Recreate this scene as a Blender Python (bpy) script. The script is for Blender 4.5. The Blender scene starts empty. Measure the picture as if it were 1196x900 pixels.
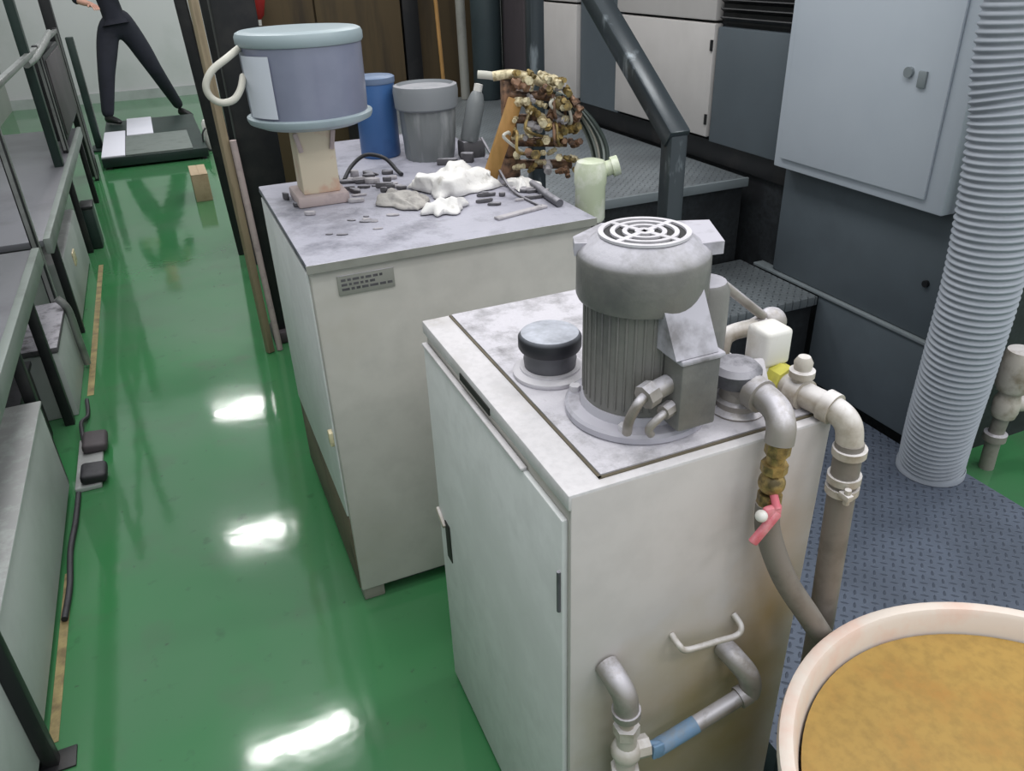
import bpy, bmesh, math, random
from mathutils import Vector, Matrix, Quaternion, noise
random.seed(7)
sc = bpy.context.scene
COL = sc.collection
PI = math.pi

# ------------------------------------------------------------------ materials
def lin(c):
    def f(v):
        v /= 255.0
        return v / 12.92 if v <= 0.04045 else ((v + 0.055) / 1.055) ** 2.4
    return (f(c[0]), f(c[1]), f(c[2]), 1.0)

def mat(name, col, rough=0.5, metal=0.0, dirt=None, dirt_lo=0.5, dirt_hi=0.75, scale=6.0,
        dust=None, dust_amt=0.0, dust_scale=18.0, bump=0.0, bump_scale=60.0, stretch=(1, 1, 1), coat=0.0, alpha=1.0, trans=0.0, spec=0.5, fine=0.0):
    m = bpy.data.materials.new(name)
    m.use_nodes = True
    nt = m.node_tree; N = nt.nodes; L = nt.links
    b = N['Principled BSDF']
    b.inputs['Roughness'].default_value = rough
    b.inputs['Metallic'].default_value = metal
    b.inputs['Coat Weight'].default_value = coat
    b.inputs['Alpha'].default_value = alpha
    b.inputs['Transmission Weight'].default_value = trans
    b.inputs['Specular IOR Level'].default_value = spec
    tc = N.new('ShaderNodeTexCoord')
    mp = N.new('ShaderNodeMapping'); mp.inputs['Scale'].default_value = stretch
    L.new(tc.outputs['Object'], mp.inputs['Vector'])
    rgb = N.new('ShaderNodeRGB'); rgb.outputs[0].default_value = lin(col)
    out = rgb.outputs[0]
    def mix(fac, a, c2):
        x = N.new('ShaderNodeMix'); x.data_type = 'RGBA'
        L.new(fac, x.inputs['Factor']); L.new(a, x.inputs[6]); x.inputs[7].default_value = lin(c2)
        return x.outputs[2]
    def ramp(src, lo, hi, top=1.0):
        r = N.new('ShaderNodeMapRange'); r.clamp = True
        L.new(src, r.inputs[0]); r.inputs[1].default_value = lo; r.inputs[2].default_value = hi
        r.inputs[3].default_value = 0; r.inputs[4].default_value = top
        return r.outputs[0]
    def nz(s, d=5, ro=0.6):
        t = N.new('ShaderNodeTexNoise'); t.inputs['Scale'].default_value = s; t.inputs['Detail'].default_value = d
        t.inputs['Roughness'].default_value = ro
        L.new(mp.outputs[0], t.inputs['Vector'])
        return t.outputs['Fac']
    if dirt is not None:
        out = mix(ramp(nz(scale), dirt_lo, dirt_hi), out, dirt)
    if fine > 0:
        k = tuple(max(0, v * (1 - fine)) for v in col)
        out = mix(ramp(nz(scale * 7, 3), 0.42, 0.7), out, k)
    if dust is not None:
        g = N.new('ShaderNodeNewGeometry')
        s = N.new('ShaderNodeSeparateXYZ'); L.new(g.outputs['Normal'], s.inputs[0])
        up = ramp(s.outputs['Z'], 0.35, 0.85, dust_amt)
        n2 = ramp(nz(dust_scale, 6, 0.7), 0.3, 0.52)
        mu = N.new('ShaderNodeMath'); mu.operation = 'MULTIPLY'
        L.new(up, mu.inputs[0]); L.new(n2, mu.inputs[1])
        out = mix(mu.outputs[0], out, dust)
    L.new(out, b.inputs['Base Color'])
    if bump > 0:
        bp = N.new('ShaderNodeBump'); bp.inputs['Strength'].default_value = bump; bp.inputs['Distance'].default_value = 0.01
        L.new(nz(bump_scale, 4), bp.inputs['Height']); L.new(bp.outputs[0], b.inputs['Normal'])
    return m

DUST = (214, 212, 222)
M = {}
M['cream'] = mat('cream_paint', (186, 183, 178), 0.5, dirt=(160, 155, 145), dirt_lo=0.5, dirt_hi=0.8, scale=2.2, fine=0.04)
M['cream_top'] = mat('dusty_steel_top', (112, 112, 122), 0.5, dirt=(72, 74, 84), dirt_lo=0.46, dirt_hi=0.64, scale=9, dust=(178, 177, 190), dust_amt=0.8, dust_scale=5, bump=0.25)
M['slab_edge'] = mat('grey_edge_paint', (140, 140, 134), 0.5, dirt=(105, 105, 100), scale=5, dust=DUST, dust_amt=0.85, dust_scale=9)
M['c1_rim'] = mat('dusty_white_rim', (206, 203, 206), 0.55, dirt=(178, 174, 172), scale=12, fine=0.05)
M['dust_plate'] = mat('dusty_grey_plate', (144, 142, 146), 0.7, dirt=(108, 106, 110), dirt_lo=0.5, dirt_hi=0.7, scale=14, dust=(208, 205, 213), dust_amt=0.85, dust_scale=12, bump=0.3, bump_scale=90)
M['door'] = mat('grey_green_door_paint', (212, 214, 215), 0.5, dirt=(190, 193, 192), dirt_lo=0.45, dirt_hi=0.8, scale=3, fine=0.05)
M['motor'] = mat('motor_grey_paint', (118, 117, 114), 0.45, dirt=(88, 88, 90), dirt_lo=0.45, dirt_hi=0.72, scale=9, dust=(188, 186, 196), dust_amt=0.95, dust_scale=6, bump=0.12)
M['motor_dusty'] = mat('motor_dusty_paint', (178, 176, 186), 0.6, dirt=(118, 116, 120), dirt_lo=0.52, dirt_hi=0.7, scale=12)
M['motor_dark'] = mat('motor_vent_black', (18, 18, 22), 0.6)
M['dusty_white'] = mat('dusty_white_metal', (205, 202, 208), 0.5, dirt=(170, 168, 172), scale=12)
M['pipe'] = mat('galvanised_pipe', (150, 144, 138), 0.45, 0.25, dirt=(112, 104, 96), scale=14, dust=DUST, dust_amt=0.8)
M['pvc'] = mat('white_pipe', (190, 183, 174), 0.45, dirt=(142, 130, 114), dirt_lo=0.46, dirt_hi=0.68, scale=16, dust=(225, 222, 224), dust_amt=0.8)
M['white_plastic'] = mat('white_plastic', (222, 220, 216), 0.4, dirt=(196, 190, 180), scale=20)
M['hose'] = mat('grey_hose', (122, 116, 110), 0.55, dirt=(92, 86, 80), scale=14, dust=(160, 155, 150), dust_amt=0.4)
M['brass'] = mat('brass', (170, 146, 92), 0.4, 0.4, dirt=(92, 80, 54), dirt_lo=0.42, dirt_hi=0.62, scale=40)
M['brass_pale'] = mat('dusty_brass', (218, 206, 172), 0.45, 0.15, dirt=(132, 116, 84), dirt_lo=0.45, dirt_hi=0.65, scale=45)
M['copper'] = mat('copper_brown', (150, 116, 92), 0.45, 0.25, dirt=(74, 58, 50), dirt_lo=0.42, dirt_hi=0.62, scale=40)
M['pink'] = mat('pink_red_lever', (206, 104, 118), 0.5, dirt=(222, 160, 166), scale=30)
M['yellow'] = mat('yellow_green_plastic', (206, 200, 92), 0.45, dirt=(180, 172, 90), scale=40)
M['blue_pipe'] = mat('blue_paint_pipe', (120, 152, 186), 0.5, dirt=(140, 140, 138), scale=20)
M['black'] = mat('black_rubber', (28, 28, 32), 0.6, dust=(90, 90, 96), dust_amt=0.3)
M['black_cap'] = mat('black_cap', (32, 33, 40), 0.5, dust=(188, 192, 204), dust_amt=1.0, dust_scale=3)
M['dark_pewter'] = mat('dark_dusty_metal', (92, 92, 98), 0.5, 0.2, dirt=(60, 58, 62), scale=20, dust=DUST, dust_amt=0.5)
M['lever_dark'] = mat('dark_slot', (30, 30, 28), 0.7)
M['slate'] = mat('slate_machine_paint', (88, 97, 104), 0.5, dirt=(78, 87, 94), dirt_lo=0.4, dirt_hi=0.8, scale=1.6, fine=0.05)
M['slate_light'] = mat('slate_ledge_paint', (126, 134, 138), 0.5, dirt=(104, 112, 116), scale=4)
M['dark_slate'] = mat('dark_machine_paint', (44, 48, 52), 0.6, dirt=(28, 30, 34), dirt_lo=0.42, dirt_hi=0.62, scale=9, fine=0.35)
M['machine_white'] = mat('machine_white_paint', (196, 192, 190), 0.45, dirt=(178, 174, 172), dirt_lo=0.45, dirt_hi=0.8, scale=2)
M['panel_blue'] = mat('pale_blue_grey_paint', (188, 196, 206), 0.45, dirt=(178, 187, 198), dirt_lo=0.4, dirt_hi=0.8, scale=2)
M['duct'] = mat('grey_duct_plastic', (154, 160, 170), 0.5, dirt=(136, 142, 152), scale=4)
M['rail'] = mat('dark_rail_paint', (54, 61, 66), 0.28, 0.3, dirt=(120, 128, 134), dirt_lo=0.6, dirt_hi=0.72, scale=16, stretch=(1, 1, 0.3))
M['dark_metal'] = mat('black_steel', (30, 31, 34), 0.45, 0.2, dirt=(52, 50, 50), scale=6)
M['green_black'] = mat('dark_green_steel', (28, 46, 42), 0.45, 0.1, dirt=(20, 30, 28), scale=6)
M['bench_steel'] = mat('bench_steel', (112, 112, 118), 0.35, 0.35, dirt=(90, 88, 94), scale=3)
M['bench_edge'] = mat('bench_edge_paint', (122, 130, 126), 0.45, dirt=(96, 102, 98), scale=5)
M['grey_box'] = mat('grey_green_box_paint', (168, 174, 172), 0.5, dirt=(146, 152, 150), dirt_lo=0.45, dirt_hi=0.8, scale=3, dust=(128, 126, 128), dust_amt=0.6)
M['alu'] = mat('aluminium_profile', (140, 142, 140), 0.35, 0.5, dirt=(104, 106, 104), scale=8)
M['tan'] = mat('tan_wood', (146, 132, 108), 0.6, dirt=(112, 98, 78), scale=5, stretch=(6, 6, 0.6))
M['brown_board'] = mat('brown_board', (178, 134, 80), 0.6, dirt=(146, 112, 56), dirt_lo=0.4, dirt_hi=0.65, scale=8, stretch=(2, 2, 0.5))
M['card'] = mat('cardboard', (176, 156, 128), 0.75, dirt=(150, 128, 100), scale=8)
M['carton'] = mat('pale_carton', (206, 194, 172), 0.7, dirt=(196, 162, 142), dirt_lo=0.5, dirt_hi=0.62, scale=9)
M['carton_pink'] = mat('pinkish_dusty_base', (178, 162, 160), 0.7, dirt=(140, 128, 130), scale=16)
M['pail'] = mat('blue_grey_plastic', (126, 130, 150), 0.3, dirt=(116, 120, 140), dirt_lo=0.4, dirt_hi=0.7, scale=6, coat=0.2)
M['pail_rim'] = mat('pale_blue_green_plastic', (148, 162, 168), 0.4, dirt=(134, 148, 156), scale=6)
M['label'] = mat('white_paper', (206, 210, 222), 0.7)
M['ink'] = mat('grey_ink', (150, 152, 166), 0.7)
M['blue'] = mat('blue_plastic', (62, 102, 156), 0.45, dirt=(48, 82, 132), scale=7)
M['teal_lid'] = mat('grey_blue_plastic', (104, 122, 150), 0.45, dirt=(84, 104, 136), scale=8)
M['grey_plastic'] = mat('dusty_grey_plastic', (132, 136, 140), 0.55, dirt=(108, 112, 116), scale=6, dust=(160, 158, 164), dust_amt=0.6)
M['clear_grey'] = mat('clouded_plastic_bag', (122, 126, 128), 0.35, dirt=(156, 158, 160), dirt_lo=0.52, dirt_hi=0.64, scale=12, stretch=(1, 1, 0.25))
M['rag'] = mat('white_rag', (226, 224, 222), 0.85, dirt=(170, 166, 160), dirt_lo=0.6, dirt_hi=0.75, scale=18, bump=0.3)
M['rag_grey'] = mat('grey_rag', (176, 172, 168), 0.85, dirt=(130, 126, 124), dirt_lo=0.5, dirt_hi=0.7, scale=24, bump=0.4)
M['tube_clear'] = mat('clear_grey_tube', (158, 166, 162), 0.3, dirt=(120, 126, 124), scale=20)
M['tube_white'] = mat('cream_tube', (188, 186, 176), 0.4, dirt=(164, 160, 148), scale=10)
M['tube_dark'] = mat('dark_green_tube', (52, 62, 58), 0.4)
M['filter'] = mat('milky_green_plastic', (196, 204, 178), 0.35, dirt=(222, 224, 212), dirt_lo=0.45, dirt_hi=0.6, scale=14)
M['scrap'] = mat('dusty_scrap', (86, 84, 88), 0.7, dirt=(50, 48, 52), scale=30, dust=DUST, dust_amt=0.4)
M['scrap_light'] = mat('pale_scrap', (176, 172, 176), 0.7, dirt=(120, 116, 120), scale=30)
M['tub'] = mat('cream_pink_plastic', (218, 206, 196), 0.4, dirt=(218, 188, 174), dirt_lo=0.46, dirt_hi=0.66, scale=9)
M['brown_wall'] = mat('dark_brown_curtain', (86, 72, 50), 0.8, dirt=(52, 44, 36), scale=3, stretch=(3, 3, 0.3))
M['teal_dark'] = mat('dark_teal_plastic', (50, 62, 66), 0.5, dirt=(36, 44, 48), scale=5)
M['purple_dark'] = mat('dark_purple_grey', (70, 64, 68), 0.6, dirt=(52, 48, 50), scale=4)
M['back_wall'] = mat('pale_green_wall_paint', (192, 193, 194), 0.6, dirt=(180, 183, 182), scale=1.5)
M['left_wall'] = mat('grey_green_wall_paint', (140, 145, 138), 0.6, dirt=(128, 133, 127), scale=1.2)
M['red'] = mat('red_plastic', (160, 40, 38), 0.4)
M['tape'] = mat('yellow_floor_tape', (150, 136, 92), 0.55, dirt=(108, 94, 64), dirt_lo=0.4, dirt_hi=0.62, scale=16)
M['rubber_mat'] = mat('grey_rubber_mat', (110, 118, 114), 0.7, dirt=(92, 100, 96), scale=10)
M['sheet_white'] = mat('white_sheet', (214, 214, 224), 0.6)
M['navy'] = mat('navy_work_cloth', (30, 32, 44), 0.85, dirt=(22, 24, 34), scale=10)
M['skin'] = mat('skin', (206, 158, 140), 0.55)
M['hair'] = mat('black_hair', (22, 20, 20), 0.6)
M['shoe'] = mat('black_shoe', (22, 22, 24), 0.5)
M['rust_brown'] = mat('rust_brown_mottle', (96, 88, 72), 0.7, dirt=(66, 60, 50), scale=10)
M['gasket'] = mat('grey_cable', (60, 60, 64), 0.5)

def floor_mat():
    m = bpy.data.materials.new('green_epoxy_floor'); m.use_nodes = True
    nt = m.node_tree; N = nt.nodes; L = nt.links; b = N['Principled BSDF']
    tc = N.new('ShaderNodeTexCoord')
    def nz(s, d, v=None):
        t = N.new('ShaderNodeTexNoise'); t.inputs['Scale'].default_value = s; t.inputs['Detail'].default_value = d
        L.new(v or tc.outputs['Object'], t.inputs['Vector']); return t.outputs['Fac']
    def rng(src, lo, hi, a, c):
        r = N.new('ShaderNodeMapRange'); L.new(src, r.inputs[0])
        r.inputs[1].default_value = lo; r.inputs[2].default_value = hi; r.inputs[3].default_value = a; r.inputs[4].default_value = c
        return r.outputs[0]
    def mix(f, a, c):
        x = N.new('ShaderNodeMix'); x.data_type = 'RGBA'; L.new(f, x.inputs['Factor'])
        if isinstance(a, tuple): x.inputs[6].default_value = a
        else: L.new(a, x.inputs[6])
        x.inputs[7].default_value = c
        return x.outputs[2]
    c = mix(rng(nz(1.6, 3), 0.35, 0.68, 0, 1), lin((54, 116, 70)), lin((70, 114, 80)))
    c = mix(rng(nz(4.5, 6), 0.56, 0.74, 0, 0.7), c, lin((70, 106, 76)))
    c = mix(rng(nz(14, 6), 0.64, 0.76, 0, 0.5), c, lin((44, 78, 52)))
    c = mix(rng(nz(38, 3), 0.70, 0.78, 0, 0.65), c, lin((56, 70, 58)))
    L.new(c, b.inputs['Base Color'])
    L.new(rng(nz(3, 5), 0.3, 0.7, 0.06, 0.105), b.inputs['Roughness'])
    b.inputs['Specular IOR Level'].default_value = 0.6
    bp = N.new('ShaderNodeBump'); bp.inputs['Strength'].default_value = 0.035; bp.inputs['Distance'].default_value = 0.02
    L.new(nz(7, 3), bp.inputs['Height']); L.new(bp.outputs[0], b.inputs['Normal'])
    return m
M['floor'] = floor_mat()

def checker_mat(name, base, hi, rough=0.45):
    # rolled chequer plate: alternating slanted lozenges
    m = bpy.data.materials.new(name); m.use_nodes = True
    nt = m.node_tree; N = nt.nodes; L = nt.links; b = N['Principled BSDF']
    tc = N.new('ShaderNodeTexCoord')
    def math_(op, a, c=None):
        x = N.new('ShaderNodeMath'); x.operation = op
        for i, v in enumerate((a, c)):
            if v is None: continue
            if isinstance(v, (int, float)): x.inputs[i].default_value = v
            else: L.new(v, x.inputs[i])
        return x.outputs[0]
    sp = N.new('ShaderNodeSeparateXYZ'); L.new(tc.outputs['Object'], sp.inputs[0])
    P = 0.034
    u = math_('DIVIDE', math_('ADD', sp.outputs[0], sp.outputs[1]), P)
    v = math_('DIVIDE', math_('SUBTRACT', sp.outputs[0], sp.outputs[1]), P)
    par = math_('PINGPONG', math_('ADD', math_('FLOOR', u), math_('FLOOR', v)), 1.0)
    fu = math_('ABSOLUTE', math_('SUBTRACT', math_('FRACT', u), 0.5))
    fv = math_('ABSOLUTE', math_('SUBTRACT', math_('FRACT', v), 0.5))
    def loz(a, c):
        e = math_('ADD', math_('POWER', math_('DIVIDE', a, 0.46), 2.0), math_('POWER', math_('DIVIDE', c, 0.15), 2.0))
        r = N.new('ShaderNodeMapRange'); L.new(e, r.inputs[0]); r.inputs[1].default_value = 1.1; r.inputs[2].default_value = 0.5
        return r.outputs[0]
    A = loz(fu, fv); B = loz(fv, fu)
    mx = N.new('ShaderNodeMix'); L.new(par, mx.inputs['Factor']); L.new(A, mx.inputs[2]); L.new(B, mx.inputs[3])
    h = mx.outputs[0]
    nzt = N.new('ShaderNodeTexNoise'); nzt.inputs['Scale'].default_value = 5; nzt.inputs['Detail'].default_value = 5
    L.new(tc.outputs['Object'], nzt.inputs['Vector'])
    mr = N.new('ShaderNodeMapRange'); L.new(nzt.outputs['Fac'], mr.inputs[0]); mr.inputs[1].default_value = 0.35; mr.inputs[2].default_value = 0.7
    c0 = N.new('ShaderNodeMix'); c0.data_type = 'RGBA'; L.new(mr.outputs[0], c0.inputs['Factor'])
    c0.inputs[6].default_value = lin(base); c0.inputs[7].default_value = lin(tuple(min(255, k * 1.18) for k in base))
    c1 = N.new('ShaderNodeMix'); c1.data_type = 'RGBA'
    L.new(math_('MULTIPLY', h, 0.7), c1.inputs['Factor']); L.new(c0.outputs[2], c1.inputs[6]); c1.inputs[7].default_value = lin(hi)
    L.new(c1.outputs[2], b.inputs['Base Color'])
    b.inputs['Roughness'].default_value = rough; b.inputs['Metallic'].default_value = 0.25
    bp = N.new('ShaderNodeBump'); bp.inputs['Strength'].default_value = 0.7; bp.inputs['Distance'].default_value = 0.003
    L.new(h, bp.inputs['Height']); L.new(bp.outputs[0], b.inputs['Normal'])
    return m
M['checker'] = checker_mat('blue_grey_checker_plate', (84, 92, 106), (56, 63, 76))
M['checker_dark'] = checker_mat('dusty_dark_checker_plate', (116, 122, 126), (84, 90, 94), 0.35)

def liquid_mat():
    m = mat('cloudy_yellow_liquid', (164, 132, 68), 0.42, dirt=(158, 110, 52), dirt_lo=0.46, dirt_hi=0.74, scale=7, fine=0.10, spec=0.3)
    return m
M['liquid'] = liquid_mat()

def stained_mat():
    # cream cabinet front: brownish drips under the valve and around the drain pipes
    m = mat('stained_cream_front', (196, 191, 190), 0.5, dirt=(182, 176, 172), dirt_lo=0.5, dirt_hi=0.8, scale=3, fine=0.03)
    nt = m.node_tree; N = nt.nodes; L = nt.links; b = N['Principled BSDF']
    src = b.inputs['Base Color'].links[0].from_socket
    tc = N.new('ShaderNodeTexCoord')
    def blob(cx, cz, rx, rz, prev, col, amt):
        mp = N.new('ShaderNodeMapping'); mp.vector_type = 'POINT'
        mp.inputs['Location'].default_value = (-cx / rx, 0, -cz / rz); mp.inputs['Scale'].default_value = (1 / rx, 0, 1 / rz)
        L.new(tc.outputs['Object'], mp.inputs['Vector'])
        ln = N.new('ShaderNodeVectorMath'); ln.operation = 'LENGTH'; L.new(mp.outputs[0], ln.inputs[0])
        t = N.new('ShaderNodeTexNoise'); t.inputs['Scale'].default_value = 9; t.inputs['Detail'].default_value = 5
        L.new(tc.outputs['Object'], t.inputs['Vector'])
        ad = N.new('ShaderNodeMath'); ad.operation = 'ADD'; L.new(ln.outputs['Value'], ad.inputs[0]); L.new(t.outputs['Fac'], ad.inputs[1])
        r = N.new('ShaderNodeMapRange'); L.new(ad.outputs[0], r.inputs[0])
        r.inputs[1].default_value = 1.6; r.inputs[2].default_value = 0.5; r.inputs[3].default_value = 0; r.inputs[4].default_value = amt
        x = N.new('ShaderNodeMix'); x.data_type = 'RGBA'; L.new(r.outputs[0], x.inputs['Factor'])
        L.new(prev, x.inputs[6]); x.inputs[7].default_value = lin(col)
        return x.outputs[2]
    # object coordinates: origin at the cabinet's base centre
    s = blob(0.16, 0.62, 0.10, 0.28, src, (170, 138, 86), 0.85)
    s = blob(0.02, 0.48, 0.24, 0.22, s, (176, 158, 120), 0.85)
    s = blob(0.10, 0.30, 0.26, 0.24, s, (168, 146, 102), 0.85)
    s = blob(-0.14, 0.38, 0.06, 0.22, s, (142, 134, 118), 0.7)
    L.new(s, b.inputs['Base Color'])
    return m
M['c1_front'] = stained_mat()

# ------------------------------------------------------------------ mesh builder
class MB:
    def __init__(s): s.bm = bmesh.new()
    def verts(s, pts): return [s.bm.verts.new(Vector(p)) for p in pts]
    def face(s, vs):
        try: return s.bm.faces.new(vs)
        except ValueError: return None
    def obox(s, c, size, rot=None, bev=0.0, seg=2):
        t = bmesh.new(); bmesh.ops.create_cube(t, size=1)
        for v in t.verts: v.co = Vector((v.co.x * size[0], v.co.y * size[1], v.co.z * size[2]))
        if bev > 0: bmesh.ops.bevel(t, geom=t.edges[:], offset=min(bev, 0.45 * min(size)), segments=seg, affect='EDGES', profile=0.5)
        R = rot.to_matrix() if isinstance(rot, Quaternion) else (rot or Matrix.Identity(3))
        for v in t.verts: v.co = R @ v.co + Vector(c)
        s.merge(t); return s
    def box(s, x0, x1, y0, y1, z0, z1, bev=0.0, seg=2):
        return s.obox(((x0 + x1) / 2, (y0 + y1) / 2, (z0 + z1) / 2), (abs(x1 - x0), abs(y1 - y0), abs(z1 - z0)), None, bev, seg)
    def merge(s, t):
        mp = {}
        for v in t.verts: mp[v] = s.bm.verts.new(v.co)
        for f in t.faces:
            s.face([mp[v] for v in f.verts])
        t.free()
    def cyl(s, p0, p1, r0, r1=None, n=24, caps=True):
        return s.sweep([Vector(p0), Vector(p1)], [r0, r0 if r1 is None else r1], n, caps)
    def sweep(s, pts, rad, n=16, caps=True):
        pts = [Vector(p) for p in pts]
        if not isinstance(rad, (list, tuple)): rad = [rad] * len(pts)
        T = []
        for i in range(len(pts)):
            a = pts[max(i - 1, 0)]; c = pts[min(i + 1, len(pts) - 1)]
            T.append((c - a).normalized())
        up = Vector((0, 0, 1)) if abs(T[0].z) < 0.9 else Vector((1, 0, 0))
        x = T[0].cross(up).normalized()
        rings = []
        for i, p in enumerate(pts):
            x = (x - T[i] * x.dot(T[i])).normalized(); y = T[i].cross(x)
            rings.append(s.verts([p + (x * math.cos(2 * PI * k / n) + y * math.sin(2 * PI * k / n)) * rad[i] for k in range(n)]))
        for a, c in zip(rings, rings[1:]):
            for k in range(n):
                s.face([a[k], a[(k + 1) % n], c[(k + 1) % n], c[k]])
        if caps:
            s.face(list(reversed(rings[0]))); s.face(rings[-1])
        return s
    def tube(s, ctrl, r, n=14, res=8):
        return s.sweep(spline(ctrl, res), r, n)
    def lathe(s, prof, c=(0, 0, 0), n=40, q=None, close=False):
        rings = []
        c = Vector(c)
        for r, z in prof:
            if r < 1e-6: rings.append(s.verts([(q @ Vector((0, 0, z)) if q else Vector((0, 0, z))) + c]))
            else:
                pts = []
                for k in range(n):
                    p = Vector((r * math.cos(2 * PI * k / n), r * math.sin(2 * PI * k / n), z))
                    pts.append((q @ p if q else p) + c)
                rings.append(s.verts(pts))
        if close: rings.append(rings[0])
        for a, d in zip(rings, rings[1:]):
            for k in range(n):
                k2 = (k + 1) % n
                if len(a) == 1 and len(d) == 1: continue
                if len(a) == 1: s.face([a[0], d[k2], d[k]])
                elif len(d) == 1: s.face([a[k], a[k2], d[0]])
                else: s.face([a[k], a[k2], d[k2], d[k]])
        return s
    def prism(s, poly, z0, z1, fr=None):
        # poly in local xy, extruded z0..z1, optional frame (origin, ex, ey, ez)
        def tr(x, y, z):
            if fr is None: return Vector((x, y, z))
            o, ex, ey, ez = fr
            return Vector(o) + Vector(ex) * x + Vector(ey) * y + Vector(ez) * z
        a = s.verts([tr(x, y, z0) for x, y in poly]); c = s.verts([tr(x, y, z1) for x, y in poly])
        n = len(poly)
        s.face(list(reversed(a))); s.face(c)
        for k in range(n): s.face([a[k], a[(k + 1) % n], c[(k + 1) % n], c[k]])
        return s
    def sphere(s, c, r, sc3=(1, 1, 1), u=18, v=12):
        prof = [(r * math.sin(PI * i / v), -r * math.cos(PI * i / v)) for i in range(v + 1)]
        prof[0] = (0, -r); prof[-1] = (0, r)
        t = MB().lathe(prof, (0, 0, 0), u)
        for w in t.bm.verts: w.co = Vector((w.co.x * sc3[0], w.co.y * sc3[1], w.co.z * sc3[2])) + Vector(c)
        s.merge(t.bm); return s

def spline(P, res=8):
    P = [Vector(p) for p in P]
    if len(P) < 3: return P
    out = []
    for i in range(len(P) - 1):
        a = P[max(i - 1, 0)]; b = P[i]; c = P[i + 1]; d = P[min(i + 2, len(P) - 1)]
        for k in range(res):
            t = k / res
            out.append(0.5 * ((2 * b) + (c - a) * t + (2 * a - 5 * b + 4 * c - d) * t * t + (3 * b - a - 3 * c + d) * t ** 3))
    out.append(P[-1]); return out

def wpos(o):
    v = Vector((0, 0, 0))
    while o is not None: v += o.location; o = o.parent
    return v

def build(name, mb, m, parent=None, origin=None, angle=38):
    bmesh.ops.recalc_face_normals(mb.bm, faces=mb.bm.faces[:])
    if parent is not None: og = wpos(parent); loc = Vector((0, 0, 0))
    else:
        if origin is None:
            xs = [v.co for v in mb.bm.verts]
            lo = [min(c[i] for c in xs) for i in range(3)]; hi = [max(c[i] for c in xs) for i in range(3)]
            origin = ((lo[0] + hi[0]) / 2, (lo[1] + hi[1]) / 2, lo[2])
        og = Vector(origin); loc = og
    for v in mb.bm.verts: v.co -= og
    me = bpy.data.meshes.new(name); mb.bm.to_mesh(me); mb.bm.free()
    for p in me.polygons: p.use_smooth = True
    me.set_sharp_from_angle(angle=math.radians(angle))
    me.materials.append(M[m] if isinstance(m, str) else m)
    o = bpy.data.objects.new(name, me); COL.objects.link(o)
    o.location = loc
    if parent is not None: o.parent = parent
    return o

def tag(o, label, cat, group=None, kind=None):
    o['label'] = label; o['category'] = cat
    if group: o['group'] = group
    if kind: o['kind'] = kind
    return o
def thing(name, label, cat, loc, group=None):
    o = bpy.data.objects.new(name, None); COL.objects.link(o)
    o.empty_display_size = 0.05; o.location = loc
    return tag(o, label, cat, group)
def struct(name, mb, m, label=None, origin=None):
    o = build(name, mb, m, None, origin); o['kind'] = 'structure'
    return o

# ------------------------------------------------------------------ setting
f = MB()
f.box(-1.75, 6.0, -2.5, 12.5, -0.1, 0.0)
struct('floor', f, 'floor', origin=(0, 0, 0))
struct('wall_back', MB().box(-1.75, 6.0, 12.35, 12.5, 0, 4.6), 'back_wall')
struct('wall_left', MB().box(-1.9, -1.75, -2.5, 12.5, 0, 2.2), 'left_wall')
struct('trim_back', MB().box(-1.75, 0.6, 12.32, 12.35, 0, 0.12), 'grey_box')
# low platform (chequer plate on the floor), one step and the raised platform
struct('trim_1', MB().prism([(0.90, 0.69), (2.10, 0.69), (2.10, 1.485), (2.045, 1.485), (2.045, 2.0), (0.90, 2.0)], 0.0, 0.1), 'checker', origin=(0.9, 0.69, 0))['label'] = 'low blue-grey checker plate platform'
tr = thing('stair_step', 'dark dusty metal step between the low and raised checker plate platforms', 'step', (1.64, 2.2, 0.0))
build('tread', MB().box(1.24, 2.04, 1.99, 2.435, 0.435, 0.47, 0.004), 'checker_dark', tr)
build('riser', MB().box(1.26, 2.035, 2.01, 2.03, 0.0, 0.435), 'dark_slate', tr)
pf = thing('raised_platform', 'raised dusty checker plate platform behind the cream cabinets', 'platform', (1.55, 3.6, 0.0))
build('deck', MB().box(1.02, 2.04, 2.45, 4.95, 0.765, 0.80, 0.004), 'checker_dark', pf)
build('nosing', MB().box(1.02, 2.04, 2.438, 2.45, 0.768, 0.802, 0.002), 'slate_light', pf)
build('front_panel', MB().box(1.03, 2.03, 2.46, 2.48, 0.0, 0.765), 'dark_slate', pf)
build('side_panel', MB().box(1.03, 1.05, 2.48, 4.94, 0.0, 0.765), 'dark_slate', pf)

# ------------------------------------------------------------------ machine on the right
mc = thing('machine', 'long slate grey machine with white doors along the right side', 'machine', (2.4, 3.2, 0.0))
build('body', MB().box(2.09, 3.2, 1.50, 5.0, 0.0, 3.0), 'dark_slate', mc)
build('lower_panel', MB().box(2.05, 2.09, 1.50, 2.0, 0.13, 0.47, 0.004), 'slate', mc)
build('ledge', MB().box(2.043, 2.09, 1.50, 2.36, 0.47, 0.482, 0.003), 'slate_light', mc)
up = build('upper_panel', MB().box(2.056, 2.09, 1.50, 2.262, 0.484, 0.885, 0.004), 'slate', mc)
build('bolt', MB().cyl((2.058, 1.58, 0.66), (2.046, 1.58, 0.66), 0.011, n=12), 'dark_metal', up)
build('side_panel', MB().box(2.055, 2.09, 2.265, 2.735, 0.885, 1.318, 0.004), 'slate', mc)
vg = MB().box(2.075, 2.09, 2.265, 2.735, 1.33, 1.62)
for i in range(9): vg.obox((2.068, 2.5, 1.345 + i * 0.03), (0.028, 0.46, 0.004), Matrix.Rotation(0.6, 3, 'Y'))
build('vent_grille', vg, 'dark_metal', mc)
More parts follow.
